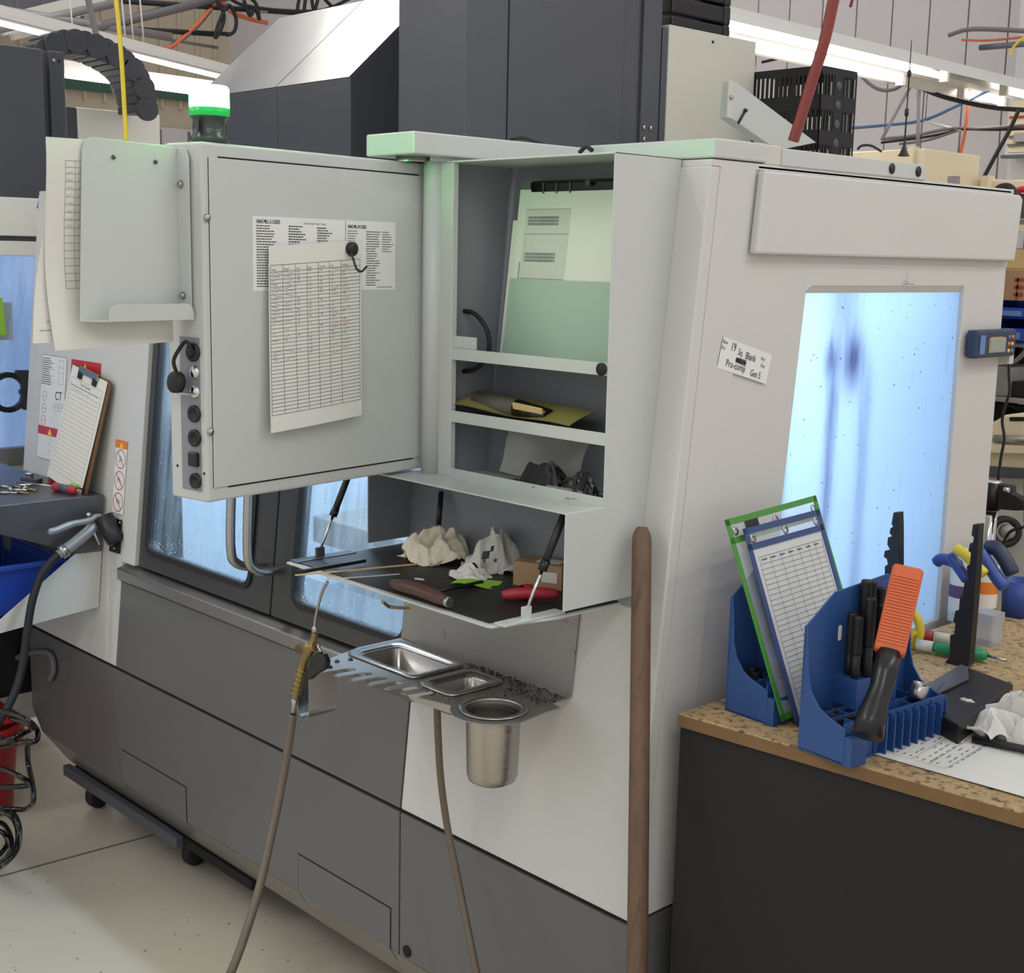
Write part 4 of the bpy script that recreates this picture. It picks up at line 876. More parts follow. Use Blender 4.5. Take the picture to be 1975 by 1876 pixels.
for k in range(420):
    a = rb_.random(); x = -.50 + .26*a; y = .022 - abs(rb_.gauss(0, .018)) - (.03 if a > .6 and rb_.random() < .5 else 0)
    if rb_.random() < .3: x, y = rb_.uniform(-.42, -.25), rb_.uniform(-.155, .02)
    if (V((x, y)) - V((cup.x, cup.y))).length < .062: continue
    if any(abs(x - p['c'][0]) < p['a'] + .014 and abs(y - p['c'][1]) < p['b'] + .014 for p in (pan1, pan2)): continue
    c_ = V((x, y, cz + .0025)); u = V((rb_.uniform(-1,1), rb_.uniform(-1,1), rb_.uniform(-.3,.5))).normalized()*rb_.uniform(.0012,.0034); v_ = u.orthogonal().normalized()*.0008
    chp.add([c_ - u - v_, c_ + u - v_, c_ + u*.8 + v_ + V((0,0,.0015)), c_ - u + v_], [(0,1,2,3)])
solo('metal_chips', chp, 'stud_black', 'scattered dark metal chips on the caddy plate', 'metal chips', kind='stuff')

# ================================================================ air gun and hoses
gy = -.222
gp = lambda px, py, y=gy: at(px, py, 'y', y)
ag = thing('air_gun', 'brass air blow gun with a long nozzle hanging in the caddy holster', 'air gun', gp(575, 1350))
body = [gp(607,1220), gp(604,1238), gp(598,1252), gp(588,1270), gp(580,1300), gp(573,1330), gp(570,1345)]
mk('gun_body', MB().tube(bez(body, 5), [.006]*5 + [.0085]*5 + [.010]*5 + [.009]*8 + [.0085]*8, 14), 'brass', ag)
mk('gun_head', MB().tube([gp(577,1250), gp(610,1246)], .0095, 14), 'brass', ag)
for k in range(6): q = gp(583 - k*2.4, 1290 + k*9); mk('grip_ridge', MB().lathe([(.0088,-.002), (.0105,0), (.0088,.002)], q, (gp(580,1300) - gp(573,1330)), 14), 'brass', ag)
mk('nozzle', MB().tube(bez([gp(607,1222), gp(608,1195), gp(614,1168), gp(622,1140), gp(632,1122)], 6), .0026, 8), 'steel', ag)
mk('nozzle_nut', MB().lathe([(.004,-.006), (.0062,-.004), (.0062,.003), (.003,.007)], gp(607,1214), (0,0,1), 6), 'steel', ag)
mk('trigger', MB().prism([gp(px, py, gy-.004) for px, py in ((598,1268), (608,1258), (622,1262), (628,1276), (626,1290), (608,1300), (594,1312), (590,1300))], (0,.012,0)), 'black', ag, .002)
mk('trigger_pin', MB().tube([gp(611,1242), gp(620,1258)], .003, 8), 'steel', ag)
mk('hose_nipple', MB().tube([gp(570,1344), gp(567,1362), gp(565,1380)], [.007,.0055,.0062], 12), 'steel', ag)
hp = [gp(565,1378), gp(556,1440,-.235), gp(540,1530,-.26), gp(520,1625,-.30), gp(498,1720,-.35), gp(470,1810,-.41), gp(445,1876,-.46), gp(415,1940,-.52)]
e0 = hp[-1]; hp += [V((e0.x-.05, e0.y-.10, .10)), V((e0.x-.12, e0.y-.22, .012)), V((e0.x-.35, e0.y-.45, .009)), V((e0.x-.7, e0.y-.5, .009))]
mk('braided_hose', MB().tube(bez(hp, 10), .0078, 12), 'hose_braid', ag)
hp = [at(843,1362,'y',-.07), at(845,1420,'y',-.065), at(850,1500,'y',-.06), at(862,1590,'y',-.055), at(880,1680,'y',-.06), at(900,1780,'y',-.07), at(920,1880,'y',-.085), at(935,1960,'y',-.10)]
e0 = hp[-1]; hp += [V((e0.x+.01, e0.y-.05, .10)), V((e0.x, e0.y-.14, .010)), V((e0.x-.10, e0.y-.40, .008)), V((e0.x-.35, e0.y-.62, .008))]
solo('air_hose', MB().tube(bez(hp, 10), .0066, 12), 'hose_braid', 'thin brown braided hose hanging below the caddy in front of the white panel', 'hose')
# wooden pole leaning against the corner
top = V((-.100, .030, 1.177)); k0 = at(1229, 1876, 'y', -.075); dirp = (k0 - top).normalized(); bot = top + dirp*(top.z/(-dirp.z))
wp = solo('wooden_pole', MB().tube([top + V((0,0,.004)), top - V((0,0,.002))*0 + dirp*.006, top + dirp*.016, top.lerp(bot, .5), bot], [.008,.0135,.0155,.0165,.0175], 16), 'wood_handle', 'worn round wooden pole leaning on the right corner of the mill', 'pole')
# ================================================================ stickers and clipboard on the mill's left front panel
def fframe(px, py, off=-.0012): o = fr(px, py, off); return Frame(o, (1,0,0), V((0,-TILT,-1)))
f = fframe(82, 683); w_, h = .158, .292
sk = thing('diagram_sticker', 'tall white instruction sticker with tool drawings and the letters CT', 'sticker', f(w_/2, h))
mk('sticker_sheet', sheet(f, w_, h, .0003, None, 1, 1), 'print_sticker', sk)
pr = Print(f, .0004); pr.grid(0,0,w_,h,[0,1],[0,1],.0008).text('CT', .096, .120, .034, 1.0)
for k in range(13): pr.bars(.006, .008 + k*.006, random.uniform(.035,.065), .0022)
for k in (0,1,2,3): pr.rect(0, .020 + k*.018, .085, .0206 + k*.018)
pr.grid(.112,.010,.140,.075,[0,1],[0,.3,.55,1],.0007).grid(.092,.130,.150,.150,[0,.5,1],[0,.3,.6,1],.0006).text('X', .02, .21, .012)
for b, in ((.115,), (.150,)): pr.ring(.030, b, .015, .014, .0010).rect(.016,b,.044,b+.0008)
for k in range(14): pr.scribble(random.uniform(.070,.130), .165 + .0085*k if k < 5 else .225 + .006*(k-5), .012, .005, 4, .0006)
mk('print', pr, 'ink', sk)
mk('print_ring', Print(f, .0005).ring(.030,.184,.015,.014,.0012).rect(.016,.184,.044,.185), 'no_sign_red', sk)
mk('red_band', Print(f, .0006).rect(0,.200,w_,.224), 'red_print', sk); mk('warning_triangle', Print(f, .0008).add([f(.064,.222,.0009), f(.092,.222,.0009), f(.078,.203,.0009)], [(0,1,2)]), 'yellow_print', sk)
f = fframe(138, 692)
sk = thing('danger_sticker', 'red warning sticker behind the top of the clipboard', 'sticker', f(.05,.06)); mk('red_band', sheet(f, .175, .085, .0003, None, 1, 1), 'red_print', sk)
mk('warning_triangle', Print(f, .0005).add([f(.072,.026,.0006), f(.098,.026,.0006), f(.085,.006,.0006)], [(0,1,2)]), 'yellow_print', sk)
f = Frame(fr(224, 847, -.0012), (1,0,0), (0,-TILT,-1)); w_, h = .064, .190
sk = thing('prohibition_sticker', 'narrow sticker with an orange head and three red crossed circles', 'sticker', f(w_/2, h)); mk('sticker_sheet', sheet(f, w_, h, .0003, None, 1, 1), 'print_sticker', sk)
mk('orange_band', Print(f, .0005).rect(0,0,w_,.020), 'orange_print', sk); mk('warning_triangle', Print(f, .0008).add([f(.022,.018,.0009), f(.042,.018,.0009), f(.032,.004,.0009)], [(0,1,2)]), 'yellow_print', sk)
pr = Print(f, .0006)
for k in range(3): b = .048 + k*.056; pr.ring(.032, b, .027, .025, .0022).line(.014, b-.018, .050, b+.018, .0022)
mk('red_circles', pr, 'no_sign_red', sk); pr = Print(f, .0005)
for k in range(3): pr.scribble(.020, .057 + k*.056, .024, .018, 7, .0012)
pr.grid(0,0,w_,h,[0,1],[0,1],.0006); mk('print', pr, 'ink', sk)
# clipboard standing on the side tray, leaning on the panel
tb_, bb_ = fr(140, 702, -.02), None
o_ = fr(141, 703, -.014); u_ = V((1,0,-.02)); bl = at(107, 920, 'z', .975); 
f = Frame(o_, (.99,0,-.02), (bl - o_)); h = (bl - o_).length + .015; w_ = .222
f.v = (bl - o_ + V((0,-.02,0))).normalized(); f.n = f.v.cross(f.u).normalized(); f.u = f.n.cross(f.v).normalized()*1.0
if f.u.x < 0: f.u = -f.u
f.n = f.v.cross(f.u).normalized()
cl = thing('clipboard', 'brown clipboard with a ruled tool sheet standing on the steel side tray', 'clipboard', f(w_/2, h))
mk('board', MB().prism([f(x, y, -.004) for x, y in rrect(-.004, w_+.008, -.004, h, .010, 3)], f.n*.003), mat('board_brown', (112,80,52), .6), cl)
crl = lambda a, b: .001 + .006*(b/h)**2
mk('sheet', sheet(f, w_-.008, h-.018, .0004, crl, 6, 10), 'paper', cl)
pr = Print(f, .0006, crl); pr.grid(.012,.030,w_-.022,h-.045,[0,1],[0,.075,.13] + [.13 + .87*k/19 for k in range(20)],.0006).text('Tool Tracker', .070, .043, .012, .95).bars(.014,.049,.17,.002).scribble(.02,.062,.12,.006,18,.0006); mk('print', pr, 'ink_soft', cl)
mk('clip', MB().prism([f(x, y, .003) for x, y in ((.050,-.008),(.165,-.008),(.165,.010),(.050,.010))], f.n*.004), 'steel', cl, .001)
for x in (.062,.150): mk('clip_foot', MB().obox(f(x,.016,.005), f.u*.010, f.v*.010, f.n*.003), 'black', cl, .002)
# coolant gun in its black holder
cg = thing('coolant_gun', 'grey lever coolant gun resting in a black bracket on the mill column', 'coolant gun', fr(214, 1030, -.03))
q0 = fr(219, 1000, -.004)
mk('bracket_plate', MB().prism([fr(px, py, -.0015) for px, py in ((216,997), (236,1003), (232,1068), (212,1062))], (0,-.003,0)), 'black', cg, .001)
mk('bracket_cup', MB().lathe([(0,0), (.020,0), (.024,.006), (.026,.075), (.023,.075), (.020,.01)], fr(226, 1046, -.012), at(201,1000,'x',-1.915) - fr(226,1046,-.012), 18), 'black', cg)
for px, py in ((218,1003), (231,1008), (220,1057)): mk('rivet', MB().lathe([(0,.003), (.003,.002), (.004,0)], fr(px, py, -.005), (0,-1,0), 10), 'steel', cg)
gg = lambda px, py, y=-.085: at(px, py, 'x', -1.93 + (-.085 - y)*.6)
mk('gun_barrel', MB().tube([gg(200,1000,-.06), gg(186,1010), gg(165,1030), gg(140,1050), gg(124,1062), gg(112,1070)], [.012,.016,.015,.0145,.015,.011], 14), mat('gun_grey', (150,152,154), .4, .4), cg)
mk('gun_collar', MB().lathe([(.012,-.009), (.018,-.008), (.018,.008), (.012,.009)], gg(122,1063), gg(112,1070) - gg(140,1050), 16), 'steel', cg)
mk('lever', MB().tube(bez([gg(190,994,-.09), gg(170,1004,-.10), gg(140,1010,-.105), gg(110,1022,-.11), gg(94,1026,-.115)], 5), [.006] + [.008]*10 + [.009]*9 + [.006], 10), 'gun_grey', cg)
mk('lever_pivot', MB().lathe([(0,-.008), (.007,-.006), (.007,.006), (0,.008)], gg(171,993,-.09), (1,-.6,0), 14), 'steel', cg)
mk('gun_head', MB().obox(gg(186,1002,-.085), (.012,0,.004), (0,.011,0), (-.003,0,.013)), 'gun_grey', cg, .003)
mk('trigger_pin', MB().tube([gg(176,1014,-.10), gg(192,1050,-.105)], .0028, 8), 'cream', cg)
hp = [gg(112,1070), gg(96,1086), gg(78,1112,-.09), gg(62,1160,-.10), gg(52,1220,-.11), gg(42,1290,-.13), gg(22,1350,-.16), gg(-20,1420,-.20)]
mk('supply_hose', MB().tube(bez(hp, 8), .010, 12), 'rubber', cg)

# ================================================================ side tray of the neighbouring mill
ax = -1.975
stt = thing('side_tray', 'grey steel work tray with a folded apron beside the mill column', 'tray', (-2.3, -.2, .81))
mk('tray_top', MB().box(-2.66, ax, -.75, .035, .955, .963), 'apron_steel', stt, .002)
mk('tray_apron', MB().prism([V((ax, y, z)) for y, z in ((.035,.963), (-.75,.963), (-.75,.935), (-.36,.935), (-.041,.815), (.026,.814))], (.003,0,0)), 'apron_steel', stt, .001)
mk('tray_gusset', MB().prism([V((ax-.004, y, z)) for y, z in ((-.048,.814), (.026,.812), (.012,.662), (-.31,.632))], (.004,0,0)), 'white', stt, .001)
mk('tray_support', MB().box(-2.45, -2.36, -.06, .02, .60, .955), 'inner_grey', stt)
b = MB(); bn = thing('parts_bin', 'blue plastic bin hung under the steel side tray', 'bin', (-2.2, -.3, .65))
ring = lambda z, g: [V((x, y, z)) for x, y in ((-2.40-g, -.42-g), (-2.05+g, -.42-g), (-2.05+g, -.07+g), (-2.40-g, -.07+g))]
rr = ring(.66, 0) + ring(.795, .02) + ring(.795, .016) + ring(.665, -.004)
b.add(rr, [(3,2,1,0)] + [(i, (i+1) % 4, (i+1) % 4 + 4, i + 4) for i in range(4)] + [(4+i, 4+(i+1) % 4, 8+(i+1) % 4, 8+i) for i in range(4)] + [(8+i, 8+(i+1) % 4, 12+(i+1) % 4, 12+i) for i in range(4)] + [(12,13,14,15)])
mk('bin_shell', b, 'bin_blue', bn, .002); mk('bin_rim', MB().box(-2.05+.018, -2.05+.034, -.44, -.05, .783, .797).box(-2.42, -2.05+.03, -.056, -.044, .783, .797), 'bin_blue', bn, .003)
for k in range(7): y = -.40 + k*.048; mk('bin_rib', MB().prism([V((-2.404,y,.68)), V((-2.404,y+.014,.68)), V((-2.414,y+.014,.785)), V((-2.414,y,.785))], (.008,0,0)), 'black', bn)
# loose tools on the tray
TT = .9635
for i, (px, py, l, a, r) in enumerate(((8,938,.05,.4,.004), (20,943,.045,-.3,.005), (30,938,.06,.1,.004), (38,945,.04,.8,.0045), (48,941,.05,-.6,.005), (60,944,.045,.3,.004), (14,950,.05,.9,.004), (55,935,.05,1.2,.004), (44,950,.04,.5,.0035))):
    c_ = at(px, py, 'z', TT + r); u = V((math.cos(a), math.sin(a), 0))*l/2
    solo('cutting_tool', MB().tube([c_ - u, c_ + u*.2, c_ + u*.25, c_ + u], [r, r, r*.7, r*.7], 8), ('steel', 'chrome', 'brass')[i % 3], 'small bright cutter shank lying in the pile on the side tray', 'cutter', 'loose cutters on the side tray')
c_ = at(58, 928, 'z', TT); eb = thing('edge_block', 'upright silver stud and nut on the side tray', 'stud', c_)
mk('stud', MB().lathe([(.010,0), (.010,.020), (.013,.021), (.013,.024), (0,.024)], c_, (0,0,1), 14), 'chrome', eb); mk('foot', MB().obox(c_ + V((.01,.0,.006)), (.03,.01,0), (-.006,.012,0), (0,0,.006)), 'apron_steel', eb, .002)
s1 = thing('nut_driver', 'red and grey screwdriver lying on the side tray edge', 'screwdriver', at(130, 950, 'z', TT))
a_, e_ = at(104, 938, 'z', TT+.011), at(148, 946, 'z', TT+.011); dv = (e_ - a_).normalized()
mk('grip', MB().tube([a_, a_ + dv*.010, a_.lerp(e_,.5), e_ - dv*.012, e_], [.009,.012,.0095,.012,.008], 14), 'red_grip', s1); mk('grip_middle', MB().tube([a_ + dv*.022, e_ - dv*.022], .0108, 14), 'dark', s1)
mk('butt', MB().tube([e_, e_ + dv*.010], .004, 10), 'steel', s1); mk('blade', MB().tube([a_, a_ - dv*.16 + V((0,0,-.006))], .003, 8), 'steel', s1)
s1 = thing('screwdriver', 'bright green handled driver behind the red screwdriver', 'screwdriver', at(142, 935, 'z', TT))
a_, e_ = at(133, 930, 'z', TT+.012), at(152, 940, 'z', TT+.012); dv = (e_ - a_).normalized(); mk('grip', MB().tube([a_, a_ + dv*.008, e_], [.007,.011,.008], 12), 'green_bright', s1); mk('blade', MB().tube([e_, e_ + dv*.03], .002, 8), 'black', s1)
s1 = thing('pliers', 'dark red handle resting against the clipboard foot', 'pliers', at(115, 925, 'z', TT)); mk('handle', MB().tube(bez([at(96,928,'z',TT+.006), at(108,918,'z',TT+.012), at(122,920,'z',TT+.012), at(138,930,'z',TT+.008)], 5), .006, 10), 'red_grip', s1)

# ================================================================ neighbouring mill at the left
nx = -2.78
nm = thing('neighbour_mill', 'second white and grey milling machine with a lit window at the left edge', 'machine', (nx-.4, -.4, 0))
mk('front_sheet', MB().box(nx-.4, nx, -1.6, .30, 1.63, 1.745), 'lit_white', nm, .003)
mk('front_sheet', MB().box(nx-.38, nx-.008, -1.6, .30, 1.57, 1.615), 'lit_white', nm, .003)
mk('seam_band', MB().box(nx-.38, nx-.015, -1.6, .30, 1.612, 1.632), 'dark', nm)
mk('window_pane', MB().box(nx-.016, nx-.012, -1.6, .28, .98, 1.57), mat('neighbour_glow', (132,165,215), .25, var=.20, vs=8, dark=(172,196,230), dscale=5, damt=.48, emit=.35, stretch=(1,2.5,.6)), nm)  # pane emits by itself, standing in for the lit cell behind
mk('cell_back', MB().box(nx-.5, nx-.45, -1.6, .28, .9, 1.6), 'interior', nm)
mk('window_sill', MB().box(nx-.30, nx+.02, -1.6, .28, .93, .985), 'grey', nm, .004)
mk('base_sheet', MB().box(nx-.40, nx, -1.6, .28, .10, .93), 'white', nm, .004)
mk('shelf_box', MB().box(nx+.01, nx+.12, -1.6, .10, 1.325, 1.435), mat('shelf_blue_grey', (160,172,184), .4), nm, .002)
dz1 = 1.745
mk('head_cover', MB().box(nx-.55, nx-.02, -1.6, at(85, 200, 'x', nx-.02).y, dz1, at(60, 92, 'x', nx-.02).z), 'dark', nm, .004)
yk = at(98, 200, 'x', nx-.1).y; yk2 = at(127, 200, 'x', nx-.1).y
mk('head_recess', MB().box(nx-.4, nx-.12, at(85,200,'x',nx-.1).y-.05, yk, dz1, at(90, 95, 'x', nx-.1).z), 'apron_steel', nm)
mk('head_flange', MB().box(nx-.4, nx-.10, yk, yk2, dz1-.2, at(100, 98, 'x', nx-.1).z), 'dark', nm, .003)
mk('flange_bolt', MB().lathe([(0,.004), (.006,.003), (.007,0)], at(104, 117, 'x', nx-.1), (1,0,0), 10), 'steel', nm); mk('bolt_hole', MB().lathe([(0,.001), (.004,.001), (.004,0)], at(114, 118, 'x', nx-.1), (1,0,0), 10), 'gap', nm)
gx = -3.3; b0, b1 = at(150, 206, 'x', gx), at(308, 222, 'x', gx)
mk('rear_box', MB().box(gx-.3, gx, b0.y, b1.y, 1.6, (b0.z + b1.z)/2), 'lit_white', nm, .003); mk('rear_box_side', MB().box(gx-.3, gx-.01, at(131,220,'x',gx).y, b0.y-.001, 1.6, (b0.z+b1.z)/2-.002), 'dark', nm)
c2 = thing('cable_chain', 'black arched cable chain above the neighbouring mill', 'cable chain', at(180, 120, 'x', -3.1))
mat('chain_grey', (58,60,68), .45, var=.1, vs=8)
path = [at(px, py, 'x', -3.12) for px, py in ((84,106), (98,92), (116,83), (136,80), (156,81), (176,86), (196,93), (216,102), (235,113), (251,126), (264,142), (274,160), (280,180), (283,200), (284,220))]
for i in range(len(path) - 1):
    a, b = path[i], path[i+1]; d_ = (b - a); L_ = d_.length; d_.normalize(); nrm = V((1,0,0)).cross(d_)
    mk('chain_link', MB().obox((a+b)/2 + V((-.07,0,0)), d_*L_*.40, V((.07,0,0)), nrm*.040), 'chain_grey', c2, .004)
    mk('link_side', MB().prism([(a+b)/2 + V((-.010, .041*math.cos(q_*math.pi/10), .041*math.sin(q_*math.pi/10))) for q_ in range(20)], (.012 + .006*(i % 2),0,0)), 'chain_grey', c2, .002)
# ring mount and papers on the neighbour
rm = thing('ring_mount', 'black plastic ring mount fixed at the edge of the neighbouring window', 'mount', at(30, 760, 'x', -2.60))
ro = at(18, 757, 'x', -2.60)
b = MB(); n = 24; ring_plate(b, [(.060*math.cos(2*math.pi*k/n), .060*math.sin(2*math.pi*k/n)) for k in range(n)], [(.044*math.cos(2*math.pi*k/n), .044*math.sin(2*math.pi*k/n)) for k in range(n)], lambda y, z: ro + V((0, y, z)), (-.018,0,0)); mk('ring', b, 'black', rm, .002)
mk('ring_arm', MB().prism([at(px, py, 'x', -2.598) for px, py in ((34,714), (62,714), (60,792), (46,790), (40,778), (44,760), (42,735), (30,722))], (-.018,0,0)), 'black', rm, .002)
for k, (dy, dz_) in enumerate(((-.05,.03), (-.046,-.03), (.045,0))): mk('ring_lug', MB().obox(ro + V((.0,dy*.85,dz_*.85)), (.009,0,0), (0,.007,0), (0,0,.007)), 'black', rm)
for k in range(5):
    f = Frame(V((nx+.015 + .004*k, .085 - .012*k, 1.437 + .008*k)), (0,-1,0), (1,0,0)); f.n = V((0,0,1))
    solo('document', sheet(f, .30, .10, .0008, lambda a, b, k=k: .030*math.exp(-a*16)*(k/5) + .004*math.sin(b*40+k), 10, 5), 'paper_old' if k % 2 else 'paper', 'loose paper lying in the stack on the neighbouring mill shelf', 'paper', 'papers stacked on the neighbouring mill')
solo('green_tag', MB().prism([at(px, py, 'x', -2.60) for px, py in ((-12,572), (4,574), (12,645), (-12,648))], (-.002,0,0)), 'lime_paper', 'bright green tag hanging at the left edge of the picture', 'tag')
solo('blue_sticker', MB().prism([at(px, py, 'x', -2.70) for px, py in ((71,402), (79,366), (79,402))], (-.002,0,0)), mat('sticker_blue', (40,110,180), .4), 'small blue corner sticker beside the hanging form', 'sticker')

# ================================================================ tank cart, red bin and cable coil on the floor
tc_ = thing('tank_cart', 'dark coolant tank cart on castors under the mill', 'cart', (-1.9, .2, 0))
mk('cart_rail', MB().box(-2.27, -1.62, .028, .05, .098, .128), 'dark', tc_, .002); mk('cart_deck', MB().box(-2.25, -1.3, .05, .85, .10, .125), 'gap', tc_)
for x, y in ((-2.21, .105), (-1.70, .128), (-2.21, .75), (-1.45, .75)):
    cs = part_of(mk('castor', MB().lathe([(.012,-.016), (.034,-.016), (.040,-.010), (.040,.010), (.034,.016), (.012,.016)], (x, y, .040), (1,.25,0), 24), 'rubber', tc_))
    mk('castor_hub', MB().lathe([(0,-.018), (.014,-.018), (.014,.018), (0,.018)], (x, y, .040), (1,.25,0), 14), 'gap', cs); mk('castor_fork', MB().box(x-.022, x+.022, y-.012, y+.03, .055, .10), 'dark', cs, .003)
rbp = at(-42, 1560, 'z', 0)
rbn = thing('red_bin', 'red plastic bin with black cable heaped on it at the left edge', 'bin', rbp)
mk('bin_wall', MB().lathe([(0,.004), (.095,.004), (.118,.235), (.130,.238), (.130,.262), (.124,.262), (.116,.24), (.09,.01), (0,.01)], rbp, (0,0,1), 32), 'bin_red', rbn)
mk('bin_rim_band', MB().lathe([(.128,.215), (.136,.216), (.136,.232), (.128,.234)], rbp, (0,0,1), 32), 'bin_red', rbn); mk('bin_lid', MB().prism([rbp + V((x, y, .27)) for x, y in rrect(-.10,.10,-.10,.10,.03,3)], (.0,.0,.02)), 'red_print', rbn, .004)
co = thing('cable_coil', 'tangled black cable coil hanging over the red bin', 'cable', rbp + V((.1,0,0)))
q = lambda px, py, d=0: at(px, py, 'z', 0) + (CAM - at(px, py, 'z', 0)).normalized()*0
def cv(pts, d): # points at a fixed distance in front of the bin, hanging
    yv = rbp.y - .16
    return [at(px, py, 'y', yv - .02*((i + d) % 3)) for i, (px, py) in enumerate(pts)]
for k, pts in enumerate((((-20,1365), (20,1375), (55,1390), (72,1408), (70,1428), (45,1432), (10,1428), (-20,1415)), ((-20,1440), (20,1425), (50,1412), (62,1405), (52,1395), (20,1385)), ((52,1428), (54,1470), (62,1510), (64,1545), (50,1560), (20,1560), (-20,1562)), ((-20,1475), (10,1484), (40,1498), (58,1512), (30,1517), (-20,1517)), ((-20,1560), (18,1572), (34,1600), (30,1640), (10,1665), (-20,1680)), ((-20,1580), (8,1590), (22,1620), (14,1650), (-20,1668)), ((-20,1548), (22,1565), (37,1595), (36,1630), (20,1655), (-10,1672)), ((-20,1600), (5,1605), (14,1625), (2,1645), (-20,1655)))):
    ym = sum(p_[1] for p_ in pts)/len(pts); pts = pts if k == 1 else tuple(pts) + ((-80, pts[-1][1]*.6 + ym*.4), (-105, ym), (-80, pts[0][1]*.6 + ym*.4), (pts[0][0] - 1, pts[0][1] + 1))
    mk('cable', MB().tube(bez(cv(pts, k), 6), .0062, 10), 'black_gloss', co)
solo('floor_hose', MB().tube(bez([at(-20,1305,'y',-.02), at(10,1282,'y',-.02), at(40,1265,'y',-.015), at(75,1257,'y',-.01), at(98,1262,'y',-.008), at(104,1290,'y',-.01), at(96,1312,'y',-.012)], 6), .008, 10), 'cord_grey', 'grey hose elbow looping against the lower left mill panel', 'hose')
mk('pump_housing', MB().box(nx+.001, -2.45, -.25, .10, .30, .58), 'black', nm, .01)
# ================================================================ bench beside the mill
BZ = .885
bu = V((.9957, .0931, 0)).normalized(); bv = V((-.0931, .9957, 0))
b0 = V((-.031, .055, 0))
bench = thing('work_bench', 'worn wooden bench top over a black covered front at the right', 'bench', b0 + bu*.5 + bv*.6)
def BP(u, v, z=0.0): return b0 + bu*u + bv*v + V((0,0,z))
# keep the bench clear of the mill side: its left edge runs straight back
mk('bench_top', MB().prism([V((-.031,.055,BZ-.022)), BP(1.6,0,BZ-.022), BP(1.6,1.7,BZ-.022), V((-.031,1.75,BZ-.022))], (0,0,.022)), 'bench_wood', bench, .003)
mk('bench_edge', MB().prism([V((-.030,.0545,BZ-.021)), BP(1.6,-.001,BZ-.021), BP(1.6,-.001,BZ-.002), V((-.030,.0545,BZ-.002))], -bv*.0012), 'bench_edge', bench)
mk('bench_front', MB().prism([V((-.030,.062,0)), BP(1.6,.008,0), BP(1.6,.008,BZ-.022), V((-.030,.062,BZ-.022))], bv*.02), 'bench_black', bench)
mk('bench_side', MB().box(-.030, -.012, .08, 1.7, 0, BZ-.022), 'bench_black', bench)
def on(px, py, h=0.0): return at(px, py, 'z', BZ + h)

# blue clamp kit holders
def holder(name, o, ang, label, lift=0.0):
    u = V((math.cos(ang), math.sin(ang), 0)); v = V((-math.sin(ang), math.cos(ang), 0)); o = V(o)
    def H(x, y, z): return o + u*x + v*y + V((0,0,z))
    t_ = thing(name, label, 'tool holder', H(.05,.14,0), 'blue clamp kit holders on the bench')
    D, L, HT = .085, .245, .245; w_ = .003
    prof = [(0,.0), (0,.200), (.006,.205), (.012,.200)]
    mk('back_wall', MB().prism([H(.002,0,0), H(.002,L,0), H(.002,L,.185), H(.002,L-.04,HT-.012), H(.002,L-.06,HT), H(.002,.060,HT-.012), H(.002,0,.190)], u*w_), 'blue_plastic', t_, .001)
    for y in (0, L - w_):
        cv_ = [(.0,0), (D,0), (D,.055), (.062,.062), (.046,.068)] + [(.012 + .040*(1-math.sin(a)), .070 + .040*(1-math.cos(a))) for a in (math.pi/2*(k/6) for k in range(7))][:0] + [(.035,.074), (.020,.092), (.013,.115), (.010,.150), (.006,.186), (0,.190)]
        mk('end_cheek', MB().prism([H(x, y, z) for x, z in cv_], v*w_), 'blue_plastic', t_, .001)
    mk('floor_tray', MB().prism([H(0,0,0), H(D,0,0), H(D,L,0), H(0,L,0)], (0,0,.004)), 'blue_plastic', t_)
    mk('stud_block', MB().prism([H(.004,.070,.0), H(.048,.070,0), H(.048,.165,0), H(.004,.165,0)], (0,0,.105)), 'blue_plastic', t_, .001)
    for x in (.030, .055, .080): mk('partition', MB().prism([H(x,.003,.004), H(x+.0025,.003,.004), H(x+.0025,.070 if x < .05 else L-.003,.004), H(x,.070 if x < .05 else L-.003,.004)], (0,0,.058 if x < .09 else .052)), 'blue_plastic', t_)
    for y in (.026, .048, .070, .165, .205): mk('partition', MB().prism([H(.004,y,.004), H(D,y,.004), H(D,y+.0025,.004), H(.004,y+.0025,.004)], (0,0,.056)), 'blue_plastic', t_)
    for k in range(8): y = .085 + k*.019; mk('front_fin', MB().prism([H(D-.002,y,0), H(D+.009,y,0), H(D+.009,y+.003,0), H(D-.002,y+.003,0)], (0,0,.060 - .0008*k)), 'blue_plastic', t_)
    mk('front_step', MB().prism([H(D,.0,0), H(D+.014,.0,0), H(D+.014,.035,0), H(D,.035,0)], (0,0,.044)), 'blue_plastic', t_, .001)
    return t_, H
h1, H1 = holder('clamp_kit_holder', (.008,.125,BZ), -.06, 'blue clamp kit holder at the back, behind the plastic sleeves')
h2, H2 = holder('clamp_kit_holder', (.186,.072,BZ), -.10, 'blue clamp kit holder in front, full of black studs')
mk('hang_slot', MB().prism([H2(.0056, .075 + y, .17 + z) for y, z in rrect(-.004,.004,-.014,.010,.0035,3)], V((.0004,0,0))), 'paper', h2)
def stud(H, x, y, hgt, r, label):
    t_ = thing('clamp_stud', label, 'stud', H(x, y, .105), 'black clamp studs in the front holder')
    base = H(x, y, .100); mk('shank', MB().lathe([(0,0), (r*.86,0), (r*.86,hgt*.42), (0,hgt*.42)], base, (0,0,1), 12), 'stud_black', t_)
    th = [(r*.86, hgt*.42)]
    n = int(hgt*.58/.0022)
    for k in range(n): z = hgt*.42 + k*.0022; th += [(r, z + .0004), (r*.88, z + .0015)]
    mk('thread', MB().lathe(th + [(r*.8, hgt), (0, hgt)], base, (0,0,1), 12), 'stud_black', t_)
